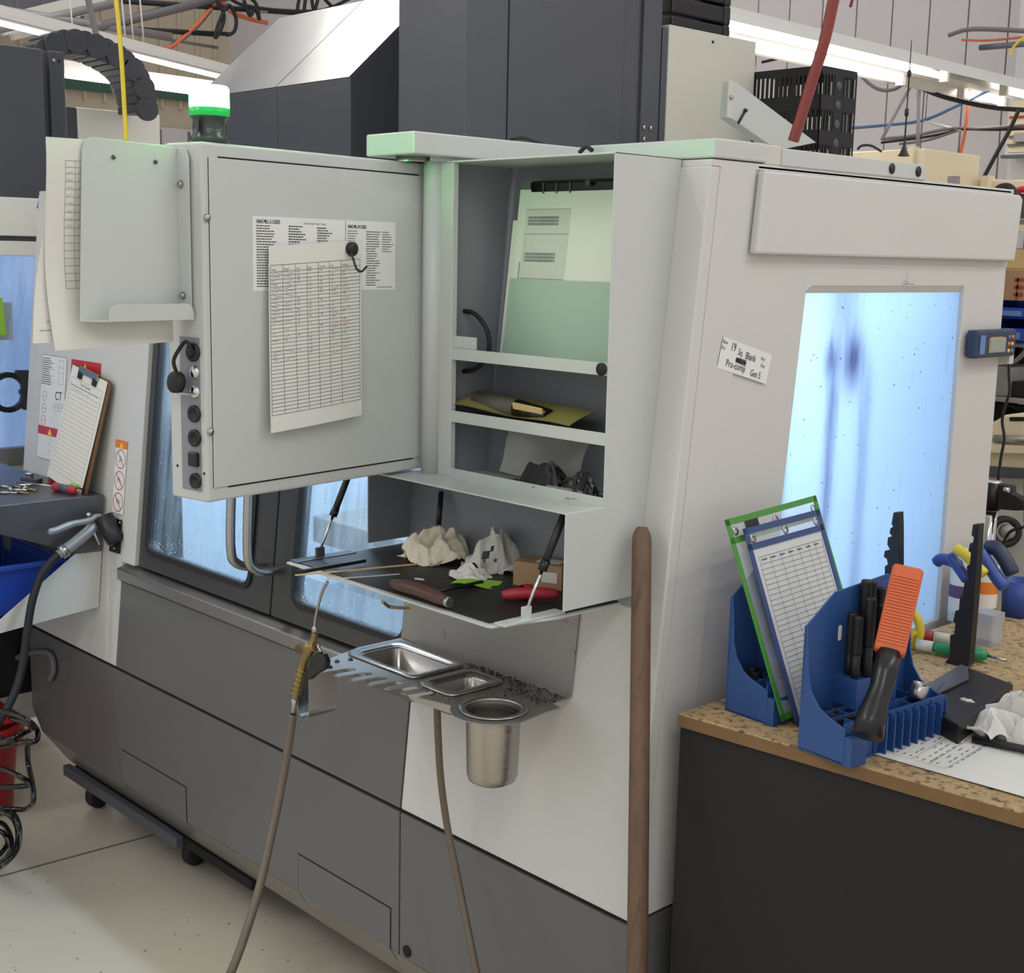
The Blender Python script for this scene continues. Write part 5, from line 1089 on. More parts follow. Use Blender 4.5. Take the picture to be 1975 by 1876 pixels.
for (x, y, g, r, l) in ((.036,.078,.100,.0080,'short black clamp stud at the left end of the row'), (.018,.086,.100,.0074,'short black clamp stud just behind the left end stud'), (.040,.100,.126,.0088,'tall black clamp stud with a bright chamfer in the front row'), (.016,.118,.146,.0090,'tallest black clamp stud at the back of the row'), (.016,.132,.144,.0074,'tall thin black clamp stud beside the tallest one'), (.040,.130,.112,.0084,'medium black clamp stud in the right of the front row'), (.016,.154,.130,.0080,'black clamp stud half hidden by the orange handle')):
    stud(H2, x, y, g, r, l)
solo('coupling_nut', MB().lathe([(.005,0), (.009,0), (.009,.016), (.005,.016), (.005,0)], H2(.040,.115,.105), (0,0,1), 6), 'stud_black', 'short black coupling nut standing among the studs', 'nut')
for k, (x, y, a) in enumerate(((.022,.035,.3), (.05,.018,1.1), (.05,.045,-.4), (.02,.06,.8))):
    c_ = H2(x, y, .052); ua = V((math.cos(a), math.sin(a), .2))*.014; ub = V((-math.sin(a), math.cos(a), .1))*.008
    solo('step_clamp', MB().obox(c_, ua, ub, (0,0,.007)), 'stud_black', 'black step clamp piece in the front holder pocket', 'clamp', 'step clamp pieces in the front holder', bevel=.002)
for k, (x, y) in enumerate(((.03,.03), (.05,.06))): solo('t_nut', MB().obox(H1(x,y,.060), (.012,.002,0), (-.002,.010,0), (0,0,.008)).obox(H1(x,y,.070), (.006,.001,0), (-.001,.010,0), (0,0,.004)), 'stud_black', 'black T-nut lying in the rear holder', 'nut', 'T-nuts in the rear holder', bevel=.001)
solo('socket', MB().lathe([(.008,0), (.013,0), (.013,.030), (.008,.030), (.007,.018)], H2(.066,.190,.055), (.2,.1,1), 18), 'steel', 'silver socket lying behind the orange handle', 'socket')
# plastic sleeves standing between the holders
def sleeve(name, tl, tr_, bl, m, label, inner, hdr):
    tl, tr_, bl = V(tl), V(tr_), V(bl); f = Frame(tl, tr_ - tl, bl - tl); f.v = ((bl - tl) - f.u*(bl - tl).dot(f.u)).normalized(); f.n = f.v.cross(f.u).normalized(); w_ = (tr_ - tl).length; h = (bl - tl).length
    t_ = thing(name, label, 'sleeve', f(w_/2, h), 'vinyl sleeves between the holders'); e = .010
    for (a0, b0_, a1, b1_) in ((0,0,w_,e), (0,0,e,h), (w_-e,0,w_,h), (0,h-e,w_,h), (0,hdr,w_,hdr+e)): mk('binding', MB().prism([f(a0,b0_,0), f(a1,b0_,0), f(a1,b1_,0), f(a0,b1_,0)], f.n*.0016), m, t_)
    mk('film', MB().prism([f(e,e,.0002), f(w_-e,e,.0002), f(w_-e,h-e,.0002), f(e,h-e,.0002)], f.n*.0004), 'sleeve_clear', t_)
    for a in (.018, w_/2, w_-.018): mk('grommet', MB().lathe([(.0042,0), (.0075,.0002), (.0070,.0016), (.0042,.0014)], f(a, hdr*.6 + e*.3, .001), f.n, 18), 'steel', t_)
    if inner:
        f2 = Frame(f(e, hdr+e, -.0012), f.u, f.v); f2.n = f.n; mk('sheet', sheet(f2, w_-2*e, h-hdr-2*e, .0003, None, 2, 2), 'paper', t_)
        g = Frame(f(0,0,.0010), f.u, f.v); g.n = f.n; pr = Print(g, 0.0); n = 27
        pr.grid(e+.010, hdr+e+.014, w_-e-.006, h-.03, [0,.165,.33,.48,.62,.77,.88,1], [0] + [.05 + .95*k/n for k in range(n+1)], .0006)
        for k in range(7): pr.bars(e + .016 + k*.025, hdr+e+.018, .014, .0022)
        mk('print', pr, 'ink', t_)
    return t_, f
uv = V((-.06,1,0)).normalized()
Bg = on(1535, 1375, .012); 
def rp(px, py, o, n): r = ray(px, py); return CAM + r*(n.dot(o - CAM)/n.dot(r))
# page plane: runs along the holders, top leaning towards the mill
ncl = V((.93, .02, .36)).normalized()
og = H1(.11, .05, .004)
s_g, fg = sleeve('document_sleeve', rp(1397,1003,og,ncl), rp(1572,955,og,ncl), rp(1535,1375,og,ncl), 'green_vinyl', 'green edged clear sleeve standing behind the blue one', False, .030)
mk('header_label', MB().prism([fg(a, b, .0018) for a, b in ((.046,.010), (.082,.010), (.082,.030), (.046,.030))], fg.n*.0006), 'black', s_g)
ob = og + ncl*.010
s_b, fb = sleeve('document_sleeve', rp(1432,1020,ob,ncl), rp(1578,982,ob,ncl), rp(1550,1395,ob,ncl), 'blue_vinyl', 'blue edged sleeve holding a ruled log sheet', True, .026)
mat('black_satin', (20,20,21), .28)
# orange gripped pry tool
to = thing('orange_tool', 'black flat tool with a ribbed orange grip leaning on the blue holder', 'tool', on(1668, 1420))
a_ = at(1678, 1422, 'x', H2(.118,.10,0).x); e_ = at(1752, 1095, 'x', H2(.07,.16,0).x); dv = (e_ - a_).normalized(); Lh = (e_ - a_).length
sv = dv.cross((CAM - a_).normalized()).normalized(); nv = sv.cross(dv)
if nv.dot(CAM - a_) < 0: nv = -nv
gA = a_.lerp(e_, .48); mid_ = (gA + e_)/2
b = MB(); wv = .0225
mk('grip', MB().obox((gA + e_)/2, dv*(Lh*.26), sv*wv, nv*.012), 'orange_grip', to, .006, 3)
for k in range(22): c_ = gA.lerp(e_, .10 + k*.036); mk('grip_rib', MB().obox(c_ + nv*.0120, dv*.0014, sv*(wv*.84), nv*.0016), 'orange_grip', to)
mk('blade', MB().tube([a_ - sv*.004, a_.lerp(e_,.10) - sv*.004, a_.lerp(e_,.20) - sv*.002, a_.lerp(e_,.28), a_.lerp(e_,.36), gA + dv*.004], [.022,.0215,.018,.0165,.0175,.018], 18), 'black_satin', to)
# black rack: step-toothed jaws and flat base
rk = thing('tool_rack', 'black stepped rack standing on a flat black base', 'rack', on(1850, 1290))
ax_ = on(1852, 1290)
def jag(px_pts, base, ax, val): return [at(px, py, ax, val) for px, py in px_pts]
yv = on(1850, 1285).y
tall = [(1876,1011), (1888,1011), (1883,1100), (1877,1180), (1868,1285), (1823,1290), (1824,1275), (1831,1268), (1832,1225), (1840,1222), (1842,1202), (1838,1200), (1842,1178), (1849,1176), (1851,1150), (1856,1147), (1860,1120), (1866,1118), (1864,1092), (1870,1088), (1872,1066), (1867,1062), (1870,1048), (1876,1046), (1878,1036), (1873,1032)]
mk('rack_upright', MB().prism(jag(tall, None, 'y', yv), (.0,.020,0)), 'black', rk, .001)
short = [(1723,988), (1733,988), (1734,1020), (1734,1112), (1706,1112), (1706,1092), (1712,1088), (1710,1078), (1704,1074), (1706,1062), (1716,1060), (1711,1050), (1712,1036), (1720,1034), (1715,1028), (1717,1018), (1722,1016), (1719,1010)]
ys = on(1760, 1260).y
mk('rack_upright', MB().prism(jag(short, None, 'y', ys), (0,.018,0)).prism(jag([(1706,1110), (1734,1110), (1745,1262), (1715,1268)], None, 'y', ys), (0,.018,0)), 'black', rk, .001)
bs = [on(1745,1345,.034), on(1850,1398,.034), on(1955,1318,.034), on(1862,1284,.034)]
mk('rack_base', MB().prism([V((q_.x, q_.y, BZ)) for q_ in bs], (0,0,.034)), 'black', rk, .003)
mk('base_plate', MB().prism([on(px, py, .035) for px, py in ((1762,1340), (1800,1345), (1868,1312), (1866,1290), (1852,1286))], (0,0,.005)), 'dark', rk, .001)
mk('maker_badge', MB().prism([on(px, py, .0405) for px, py in ((1782,1337), (1806,1334), (1820,1316), (1793,1319))], (0,0,.001)), 'apron_steel', rk)
# papers and rag in front
f = Frame(on(1778,1372,.0015), on(1612,1455,.0015) - on(1778,1372,.0015), on(1900,1450,.0015) - on(1778,1372,.0015)); f.v = (f.v - f.u*f.u.dot(f.v)).normalized(); f.n = V((0,0,1))
lt = thing('letter_sheet', 'grubby printed sheet lying on the front of the bench', 'paper', f(.11,.15))
dr = lambda a, b: .001 + .0015*math.sin(a*25)*math.sin(b*18)
mk('sheet', sheet(f, .232, .36, .0005, dr, 10, 14), 'paper_old', lt)
pr = Print(f, .0006, dr); pr.grid(.035,.02,.21,.14,[0,1],[0,.12,.3,.55,.78,1],.0006)
for k in range(12):
    for j in range(9):
        if random.random() < .75: pr.bars(.04 + j*.019, .026 + k*.0105, random.uniform(.006,.015), .0022)
mk('print', pr, 'ink_soft', lt)
c_ = on(1925, 1418); solo('paper_rag', crumple((c_.x, c_.y, BZ), .095, .058, .050, 21, .6), 'rag', 'crumpled white rag lying on the bench papers', 'rag')
solo('black_rod', MB().tube([on(1876, 1424, .010), on(2010, 1452, .010)], .0062, 10), 'black', 'black rod sticking out below the rag', 'rod')
f = Frame(on(1930,1330,.004), V((1,0,0)), V((.2,-1,0))); solo('clear_bag', sheet(f, .12, .08, .0006, lambda a, b: .010*abs(math.sin(a*50)*math.sin(b*55)), 12, 10), 'bag_clear', 'crinkled clear plastic bag behind the rag', 'bag')
# handles, cups and cans at the back of the bench
yc = on(1770,1245)
ck_ = thing('chip_hook', 'yellow looped handle behind the orange grip', 'tool', on(1765,1240)); mk('handle', MB().tube(bez([at(1748,1255,'y',yc.y-.02), at(1768,1238,'y',yc.y-.02), at(1775,1215,'y',yc.y-.02), at(1768,1190,'y',yc.y-.02), at(1755,1178,'y',yc.y-.02)], 6), .0085, 12), 'yellow_grip', ck_); mk('handle_spur', MB().tube([at(1746,1240,'y',yc.y-.03), at(1766,1218,'y',yc.y-.03)], .005, 8), 'yellow_grip', ck_)
dr_ = thing('hex_driver', 'green hexagonal handled driver lying across the bench', 'screwdriver', on(1860,1255)); a_, e_ = on(1800,1248,.014), on(1905,1264,.014); dv = (e_-a_).normalized()
mk('grip', MB().tube([a_, a_+dv*.008, e_-dv*.010, e_], [.009,.013,.013,.007], 6), 'green_grip', dr_); mk('blade', MB().tube([e_, on(1942,1274,.012)], .0028, 8), 'steel', dr_); mk('cream_section', MB().tube([on(1768,1243,.014), a_], .011, 10), 'cream', dr_)
dr_ = thing('hex_driver', 'dark red and cream handled driver behind the green one', 'screwdriver', on(1800,1230)); mk('grip', MB().tube([on(1776,1224,.014), on(1800,1228,.014)], .011, 12), 'red_grip', dr_); mk('cream_section', MB().tube([on(1800,1228,.014), on(1832,1232,.014)], .010, 12), 'cream', dr_)
def spray(px, py, r, h, label, m1, m2, m3):
    c_ = on(px, py); t_ = thing('spray_can', label, 'can', c_); mk('can_body', MB().lathe([(0,0), (r,0), (r,.002), (r,h*.75), (r*.9,h*.82), (r*.5,h*.88), (0,h*.88)], c_, (0,0,1), 28), m1, t_)
    mk('can_label', MB().lathe([(r+.0004,h*.12), (r+.0004,h*.66)], c_, (0,0,1), 28), m2, t_); mk('can_band', MB().lathe([(r+.0008,h*.30), (r+.0008,h*.45)], c_, (0,0,1), 28), m3, t_); return t_
spray(1852, 1196, .026, .17, 'pale spray can standing against the side window', 'wall_light', 'paper', 'purple_print')
spray(1893, 1186, .028, .17, 'grey spray can with a striped orange label', 'shelf_grey', 'paper', 'orange_print')
c_ = on(1898, 1240); fc = thing('frosted_box', 'small frosted plastic box with a lid standing on the bench', 'box', c_)
mk('box_body', MB().prism([c_ + V((x, y, 0)) for x, y in rrect(-.026,.026,-.022,.022,.006,3)], (0,0,.045)), 'plastic_frost', fc); mk('box_lid', MB().prism([c_ + V((x, y, .045)) for x, y in rrect(-.028,.028,-.024,.024,.007,3)], (0,0,.018)), 'plastic_frost', fc)
def loop_handle(pts, r, m, label, yv):
    t_ = thing('t_handle_key', label, 'hex key', at(*pts[1], 'y', yv), 'handles hung on the black rack'); mk('grip', MB().tube(bez([at(px, py, 'y', yv) for px, py in pts], 6), [r*.8] + [r]*(6*(len(pts)-1)-1) + [r*.8], 12), m, t_); return t_
yv2 = yv + .05
loop_handle(((1805,1086), (1815,1078), (1835,1082), (1852,1092)), .011, 'blue_grip', 'leftmost blue tool handle hung on the rack', yv2+.03)
loop_handle(((1832,1068), (1842,1085), (1856,1105), (1866,1120)), .010, 'blue_grip', 'middle blue tool handle leaning across the rack', yv2+.01)
loop_handle(((1842,1056), (1862,1070), (1882,1090), (1900,1108)), .010, 'yellow_grip', 'yellow tool handle lying through the rack', yv2)
loop_handle(((1886,1060), (1902,1082), (1920,1110), (1938,1134)), .012, 'blue_grip', 'right blue tool handle hung low on the rack', yv2+.02)
loop_handle(((1902,1056), (1922,1058), (1940,1082), (1954,1108)), .014, 'navy_grip', 'large navy tool handle at the right of the rack', yv2+.04)
# dial indicator stand at the back
sd_ = thing('post_stand', 'bright steel post with a black clamp head behind the bench tools', 'stand', V((.03,1.30,BZ)))
pz = at(1908, 1000, 'y', 1.30); mk('post', MB().tube([V((pz.x, 1.30, BZ)), V((pz.x, 1.30, at(1908, 985, 'y', 1.30).z))], .017, 20), 'chrome', sd_)
zc0, zc1 = at(1908, 982, 'y', 1.30).z, at(1908, 928, 'y', 1.30).z
mk('clamp_head', MB().lathe([(0,0), (.021,0), (.021,zc1-zc0), (0,zc1-zc0)], V((pz.x, 1.30, zc0)), (0,0,1), 22), 'black', sd_); mk('clamp_cap', MB().lathe([(0,.004), (.019,.004), (.021,0)], V((pz.x, 1.30, zc1)), (0,0,1), 22), 'chrome', sd_)
mk('clamp_block', MB().prism([at(px, py, 'y', 1.29) for px, py in ((1922,934), (1948,938), (1949,952), (1962,958), (1975,970), (1975,984), (1958,985), (1922,982))], (0,.03,0)), 'black', sd_, .003)
mk('clamp_screw', MB().tube([at(1936,944,'y',1.285), at(1946,945,'y',1.285)], .006, 10), 'chrome', sd_); mk('dial_body', MB().prism([at(px, py, 'y', 1.285) for px, py in ((1973,930), (1990,930), (1990,1012), (1973,1010))], (0,.03,0)), 'dark', sd_, .003)
mk('dial_cable', MB().tube(bez([at(1975,1016,'y',1.28), at(1950,1024,'y',1.28), at(1938,1040,'y',1.28), at(1932,1062,'y',1.28)], 6), .0035, 8), 'black', sd_)
solo('blue_cup', MB().lathe([(0,0), (.032,0), (.036,.075), (.033,.075), (.030,.004), (0,.004)], on(1962, 1186), (0,0,1), 26), 'blue_grip', 'dark blue plastic cup at the right edge of the bench', 'cup')

# ================================================================ note, digital readout on the mill side
f = Frame(S3(.170, 1.481, .0006), S3(.306,1.447) - S3(.170,1.481), S3(.162,1.431) - S3(.170,1.481)); f.v = (f.v - f.u*f.u.dot(f.v)).normalized(); f.n = V((1,0,0))
nt_ = thing('magnetic_note', 'white handwritten label stuck across the seam of the mill side', 'label', f(.07,.05)); mk('label_sheet', sheet(f, .140, .051, .0006, None, 1, 1), 'print_sticker', nt_)
pr = Print(f, .0008); pr.text('19', .027, .017, .020, .7).text('Sq', .048, .020, .016, .75, -.0).text('Blank', .069, .022, .017, .78).text('Pro-comp', .022, .044, .017, .78).text('Gen 5', .090, .046, .016, .75).text('New', .003, .010, .009, .8).text('Pur', .003, .020, .009, .8).text('Bury', .112, .015, .0085, .7).text('Duty', .114, .026, .0085, .7)
pr.line(.001,.0,.001,.048,.0012)
for k in range(6): pr.line(.046, .0255 + k*.0012, .074, .0262 + k*.0012 + (.001 if k % 2 else -.001), .0016)
mk('handwriting', pr, 'ink', nt_)
dro = thing('digital_readout', 'small dark blue digital readout box with a screen on the mill side', 'readout', S3(1.02,1.43,.012))
y0, y1, z0, z1 = .948, 1.112, 1.418, 1.474
mk('case', MB().box(R_+.001, R_+.026, y0, y1, z0, z1), mat('case_blue', (46,56,84), .45), dro, .006, 3)
mk('grip_strip', MB().box(R_+.026, R_+.028, y0+.012, y0+.032, z0+.008, z1-.010), mat('grip_blue', (96,134,186), .4), dro, .003)
mk('screen_frame', MB().box(R_+.0255, R_+.0275, y0+.050, y0+.118, z0+.010, z1-.016), mat('screen_gold', (176,160,110), .4), dro, .001); mk('screen', MB().box(R_+.027, R_+.0282, y0+.054, y0+.114, z0+.013, z1-.019), 'lcd', dro)
for k in range(6): mk('button', MB().lathe([(.004,0), (.004,.002), (0,.0025)], V((R_+.026, y0+.132 + .014*(k % 2), z0+.012 + .014*(k//2))), (1,0,0), 10), ('yellow_print','grip_blue','orange_print')[k % 3], dro)
pr = Print(Frame(V((R_+.0262, y0+.055, z1-.012)), (0,1,0), (0,0,-1)), .0006); pr.fr.n = V((1,0,0)); mk('case_print', pr.bars(0,.002,.05,.003), 'screen_gold', dro)
cb = [at(px, py, 'y', 1.16) for px, py in ((1936,645), (1942,655), (1946,672), (1946,720), (1947,755), (1938,785), (1933,812), (1937,845), (1931,880), (1925,925))]
mk('cable', MB().tube(bez(cb, 6), .0032, 8), 'black', dro); mk('plug', MB().box(R_-.02, R_+.015, 1.112, 1.13, 1.40, 1.43), 'cream', dro, .002)
# ================================================================ shelves and machines behind, at the right
sy = 2.35
def bgp(px, py, y=sy): return at(px, py, 'y', y)
rk_ = thing('storage_rack', 'grey steel storage rack behind the mill at the right edge', 'shelf', (-.6, sy+.2, 0))
x0, x1 = bgp(1860, 600).x, bgp(2060, 600).x
for py0, py1 in ((660, 668), (766, 776)):
    z = bgp(1940, py1).z; mk('shelf_board', MB().box(x0-.3, x1, sy, sy+.4, z, bgp(1940, py0).z), 'shelf_grey', rk_, .003)
for zz in (.35,): mk('shelf_board', MB().box(x0-.3, x1, sy, sy+.4, zz, zz+.03), 'shelf_grey', rk_)
for x in (x0-.3, x1-.03): mk('upright', MB().box(x, x+.03, sy+.37, sy+.4, 0, 1.9), 'shelf_grey', rk_)
def bb(name, px0, py0, px1, py1, m, label, cat, y=sy, d=.25, g=None, bevel=.004):
    a, b = bgp(px0, py1, y), bgp(px1, py0, y); return solo(name, MB().box(a.x, b.x, y, y+d, a.z, b.z), m, label, cat, g, bevel)
zs1 = bgp(1940, 660).z; zs2 = bgp(1940, 766).z
def bbz(name, px0, px1, z0, z1, m, label, cat, y=sy+.02, d=.25):
    a, b = bgp(px0, 600, y), bgp(px1, 600, y); return solo(name, MB().box(a.x, b.x, y, y+d, z0, z1), m, label, cat, None, .004)
hz = lambda py: bgp(1940, py).z
def openbin(px0, px1, z0, z1, label, m='bin_blue', y=sy-.02):
    a, b = bgp(px0, 600, y).x, bgp(px1, 600, y).x; t_ = thing('parts_bin', label, 'bin', ((a+b)/2, y+.12, z0))
    mk('bin_front', MB().box(a, b, y, y+.006, z0, z0+(z1-z0)*.62), m, t_, .002); mk('bin_back', MB().box(a, b, y+.24, y+.246, z0, z1), m, t_, .002)
    for x in (a, b-.006): mk('bin_side', MB().prism([V((x,y,z0)), V((x,y+.24,z0)), V((x,y+.24,z1)), V((x,y+.08,z1)), V((x,y,z0+(z1-z0)*.62))], (.006,0,0)), m, t_)
    mk('bin_floor', MB().box(a, b, y, y+.24, z0, z0+.005), m, t_); mk('bin_label', MB().box(a+.03, b-.03, y-.002, y, z0+(z1-z0)*.15, z0+(z1-z0)*.45), 'grip_blue', t_, .001); return t_
openbin(1880, 1990, zs1+.002, hz(615), 'blue open parts bin on the upper rack shelf')
openbin(1880, 1990, hz(613), hz(580), 'blue open parts bin stacked above the lower one')
cbx = thing('carton', 'brown cardboard carton with red print on the blue bins', 'box', bgp(1950, 580)); a, b = bgp(1934, 578, sy), bgp(2010, 520, sy)
mk('carton_body', MB().box(a.x-.05, b.x, sy, sy+.25, hz(579), hz(520)), 'cardboard', cbx, .002)
prf = Frame(bgp(1957, 536, sy-.001), (1,0,0), (0,0,-1)); prf.n = V((0,-1,0)); pr = Print(prf, .0008)
for k in range(3): pr.rect(.0, .0 + k*.022, .030, .010 + k*.022).rect(.008, .0 + k*.022, .014, .022 + k*.022)
mk('carton_print', pr, mat('carton_red', (160,60,52), .6), cbx)
bbz('carton', 1930, 2010, hz(519), hz(481), 'cardboard_light', 'pale yellow carton on top of the brown carton', 'box')
bbz('white_box', 1936, 1968, hz(480), hz(445), 'wall_light', 'small white box on top of the pale carton', 'box', d=.15)
bbz('grey_canister', 1962, 2000, hz(480), hz(455), 'apron_steel', 'grey metal canister at the picture edge on the pale carton', 'canister', y=sy-.02, d=.15)
dcase = bbz('dark_case', 1945, 2010, hz(421), hz(372), 'dark', 'dark equipment case with a red handle above the boxes', 'case', y=sy+.05)
mk('carry_handle', MB().tube(bez([bgp(1962,374,sy+.04), bgp(1966,366,sy+.04), bgp(1990,366,sy+.04), bgp(1994,374,sy+.04)], 5), .010, 10), 'red_print', part_of(dcase))
mk('upper_shelf', MB().box(x0-.3, x1, sy, sy+.4, hz(425), hz(421)), 'shelf_grey', rk_)
solo('black_strap', MB().tube(bez([bgp(1918,376,1.6), bgp(1928,364,1.6), bgp(1945,362,1.6), bgp(1955,372,1.6), bgp(1958,385,1.6)], 6), .011, 10), 'rubber', 'black hose loop rising behind the mill header', 'hose')
bbz('grey_block', 1912, 1960, zs2+.001, hz(708), 'shelf_grey', 'square grey metal block on the lower rack shelf', 'block', y=sy+.01)
bbz('dark_tool', 1962, 2005, zs2+.001, hz(735), 'black', 'black tool holder beside the grey block', 'tool holder', y=sy+.02)
solo('dark_fixture', crumple(bgp(1940, 700, sy+.25), .10, .05, .05, 31, .4, 4), 'black', 'black fixture heap at the back of the lower rack shelf', 'fixture')
solo('dark_fixture', crumple(bgp(1945, 815, sy+.12), .13, .06, .05, 33, .4, 4), 'black', 'black machine parts below the rack shelf', 'fixture')
solo('grey_hose', MB().tube(bez([bgp(1948,698,sy-.05), bgp(1958,696,sy-.05), bgp(1970,686,sy-.05), bgp(1985,668,sy-.05)], 6), .007, 8), 'cord_grey', 'grey hose curving past the rack shelf', 'hose')
# lathe bed behind
lt_ = thing('lathe_bed', 'beige old machine bed with a handwheel behind the rack', 'machine', bgp(1940, 1100, 2.0))
yy = 2.05; L3 = lambda px, py, y=yy: at(px, py, 'y', y)
mk('bed_casting', MB().prism([L3(px, py) for px, py in ((1880,835), (1938,800), (2010,800), (2010,920), (1880,905))], (0,.25,0)), 'beige_machine', lt_, .006)
mk('bed_slot', MB().prism([L3(px, py, yy-.001) for px, py in rrect(1947,2000,804,812,3,3)], (0,-.001,0)), 'gap', lt_)
mk('bed_way', MB().tube([L3(1918,846,yy-.02), L3(2010,850,yy-.02)], .012, 12), 'steel', lt_); mk('bed_ledge', MB().prism([L3(px, py, yy-.03) for px, py in ((1880,855), (2010,862), (2010,876), (1880,872))], (0,.05,0)), 'beige_machine', lt_, .002)
mk('bed_grille', MB().prism([L3(px, py, yy-.01) for px, py in ((1895,898), (2010,905), (2010,925), (1895,920))], (0,.02,0)), 'dark', lt_)
mk('bed_leg', MB().prism([L3(px, py, yy+.05) for px, py in ((1900,915), (2010,920), (2010,1260), (1880,1240))], (0,.15,0)), 'cream', lt_)
mk('handwheel', MB().lathe([(.028,-.012), (.045,-.012), (.045,.012), (.028,.012), (.028,-.012)], L3(1938,1025,yy-.02), (.7,-.7,.1), 24), 'rubber', lt_); mk('handwheel_hub', MB().lathe([(0,-.014), (.020,-.014), (.020,.014), (0,.014)], L3(1942,1025,yy-.02), (.7,-.7,.1), 16), 'shelf_grey', lt_)
solo('red_can', MB().box(L3(1892,940,1.95).x, L3(1904,940,1.95).x, 1.95, 2.0, L3(1895,972,1.95).z, L3(1895,925,1.95).z), 'bin_red', 'small red can behind the steel post', 'can', bevel=.004)
# beige enclosures far behind the roof
t_ = thing('beige_enclosure', 'beige machine enclosure visible behind the vent cage', 'machine', at(1700, 300, 'y', 2.9)); q = lambda px, py, y=2.9: at(px, py, 'y', y)
mk('enclosure_wall', MB().box(q(1560,290).x, q(1784,290).x, 2.9, 3.3, 0, q(1784,286).z), 'beige_machine', t_, .004); mk('corner_post', MB().box(q(1757,290).x, q(1766,290).x, 2.885, 2.9, 1.2, q(1760,282).z), 'beige_machine', t_)
t_ = thing('beige_enclosure', 'long beige machine enclosure behind the mill header at the right', 'machine', at(1880, 360, 'y', 3.3)); q = lambda px, py, y=3.3: at(px, py, 'y', y)
mk('enclosure_wall', MB().box(q(1770,350).x, q(1907,350).x, 3.3, 3.7, 0, q(1860,345).z), 'beige_machine', t_, .004); mk('corner_post', MB().box(q(1905,350).x, q(1918,350).x, 3.25, 3.3, 1.2, q(1912,340).z), 'beige_machine', t_)
mk('enclosure_wall', MB().box(q(1916,350).x, q(2020,350).x, 3.28, 3.6, 0, q(1950,348).z), 'beige_machine', t_, .004)
# electrical box on the wall at the right
t_ = thing('wall_box', 'open electrical box with shelves on the wall at the right edge', 'electrical box', at(1960, 250, 'y', 5.1)); q = lambda px, py, y=5.1: at(px, py, 'y', y)
mk('box_frame', MB().box(q(1942,240).x, q(2030,240).x, 5.1, 5.2, q(1950,300).z, q(1950,190).z), 'wall_light', t_, .004); mk('box_inside', MB().box(q(1949,240).x, q(2030,240).x, 5.095, 5.1, q(1950,294).z, q(1950,196).z), 'beige_machine', t_)
for py in (225, 245, 262, 278): mk('box_rail', MB().box(q(1949,240).x, q(2030,240).x, 5.08, 5.095, q(1950,py+4).z, q(1950,py).z), 'cord_grey' if py != 225 else 'carton_red', t_)
mk('box_relay', MB().box(q(1962,260).x, q(1985,260).x, 5.06, 5.095, q(1950,276).z, q(1950,258).z), 'shelf_grey', t_, .003); mk('box_base', MB().box(q(1944,240).x, q(2030,240).x, 5.05, 5.1, q(1950,306).z, q(1950,300).z), 'dark', t_)

# ================================================================ hanging hoses, cables and pipes
def cable(name, pts, y, r, m, label, cat='cable', ax='y', n=8):
    pp = [at(p[0], p[1], ax, p[2] if len(p) > 2 else y) for p in pts]; r = r*.65 if (ax == 'y' and y > 3) else r; return solo(name, MB().tube(bez(pp, n), r, 8), m, label, cat)
cable('air_hose', ((1612,-20), (1590,80), (1565,160), (1542,235), (1530,272)), .78, .0115, 'hose_red', 'thick dark red hose coming down onto the mill roof', 'hose')
cable('pull_cord', ((222,-20), (230,60), (236,140), (240,210), (244,275)), -.05, .0052, 'cord_yellow', 'yellow cord hanging behind the document holder', 'cord')
cable('spiral_hose', ((168,-10), (186,68), (200,110), (212,142), (225,185), (240,215)), -4.4, .014, 'cord_grey', 'grey ribbed hose hanging beneath the ceiling pipes', 'hose', 'x')
Y0 = 4.6
cable('wall_cable', ((1470,120), (1520,108), (1570,92), (1600,75)), Y0, .012, 'rubber', 'dark cable running to the vent cage corner')
cable('wall_cable', ((1630,100), (1655,140), (1690,170), (1725,172), (1755,150), (1775,130)), Y0, .014, 'cord_grey', 'thick grey cable sagging in a loop below the strip light')
cable('wall_cable', ((1690,120), (1740,150), (1800,180), (1860,197), (1920,208), (1975,212)), Y0-.2, .016, 'rubber', 'heavy black cable sagging towards the right wall')
cable('wall_cable', ((1640,247), (1700,242), (1780,232), (1850,202), (1912,172)), Y0, .012, 'cord_blue', 'blue cable crossing the grey wall')
cable('wall_cable', ((1871,155), (1868,200), (1862,250), (1852,300), (1845,345)), Y0, .013, 'cord_orange', 'orange cable dropping down the grey wall')
cable('wall_cable', ((1965,212), (1945,255), (1920,300), (1888,360)), Y0-.6, .014, 'rubber', 'black cable hanging diagonally at the right')
cable('wall_cable', ((1700,268), (1760,262), (1820,250), (1852,247), (1900,248), (1985,240)), Y0, .012, 'cord_grey', 'grey cable bundle upper strand across the wall')
cable('wall_cable', ((1700,275), (1780,265), (1830,255), (1852,249), (1920,250), (1985,248)), Y0, .010, 'rubber', 'grey cable bundle lower strand across the wall')
cable('wall_cable', ((1735,278), (1790,270), (1840,254), (1855,248)), Y0, .010, 'cord_grey', 'short cable strand joining the wall bundle')
cable('wall_cable', ((1830,68), (1860,58), (1900,56), (1985,60)), Y0+.3, .018, 'cord_grey', 'grey cable trunk above the strip light at the right')
cable('wall_cable', ((1855,77), (1900,78), (1950,74), (1985,70)), Y0+.3, .009, 'cord_orange', 'thin orange cable above the strip light')
cable('wall_cable', ((1985,65), (1965,80), (1952,95), (1948,108)), Y0+.2, .010, 'cord_yellow', 'short yellow cable at the upper right corner')
cable('conduit', ((1890,92), (1985,84)), Y0+.3, .022, 'duct', 'grey conduit pipe at the right above the strip light', 'pipe', n=2)
cable('conduit', ((1772,140), (1772,200), (1770,282)), Y0-.2, .014, 'shelf_grey', 'thin vertical conduit behind the antenna', 'pipe', n=2)
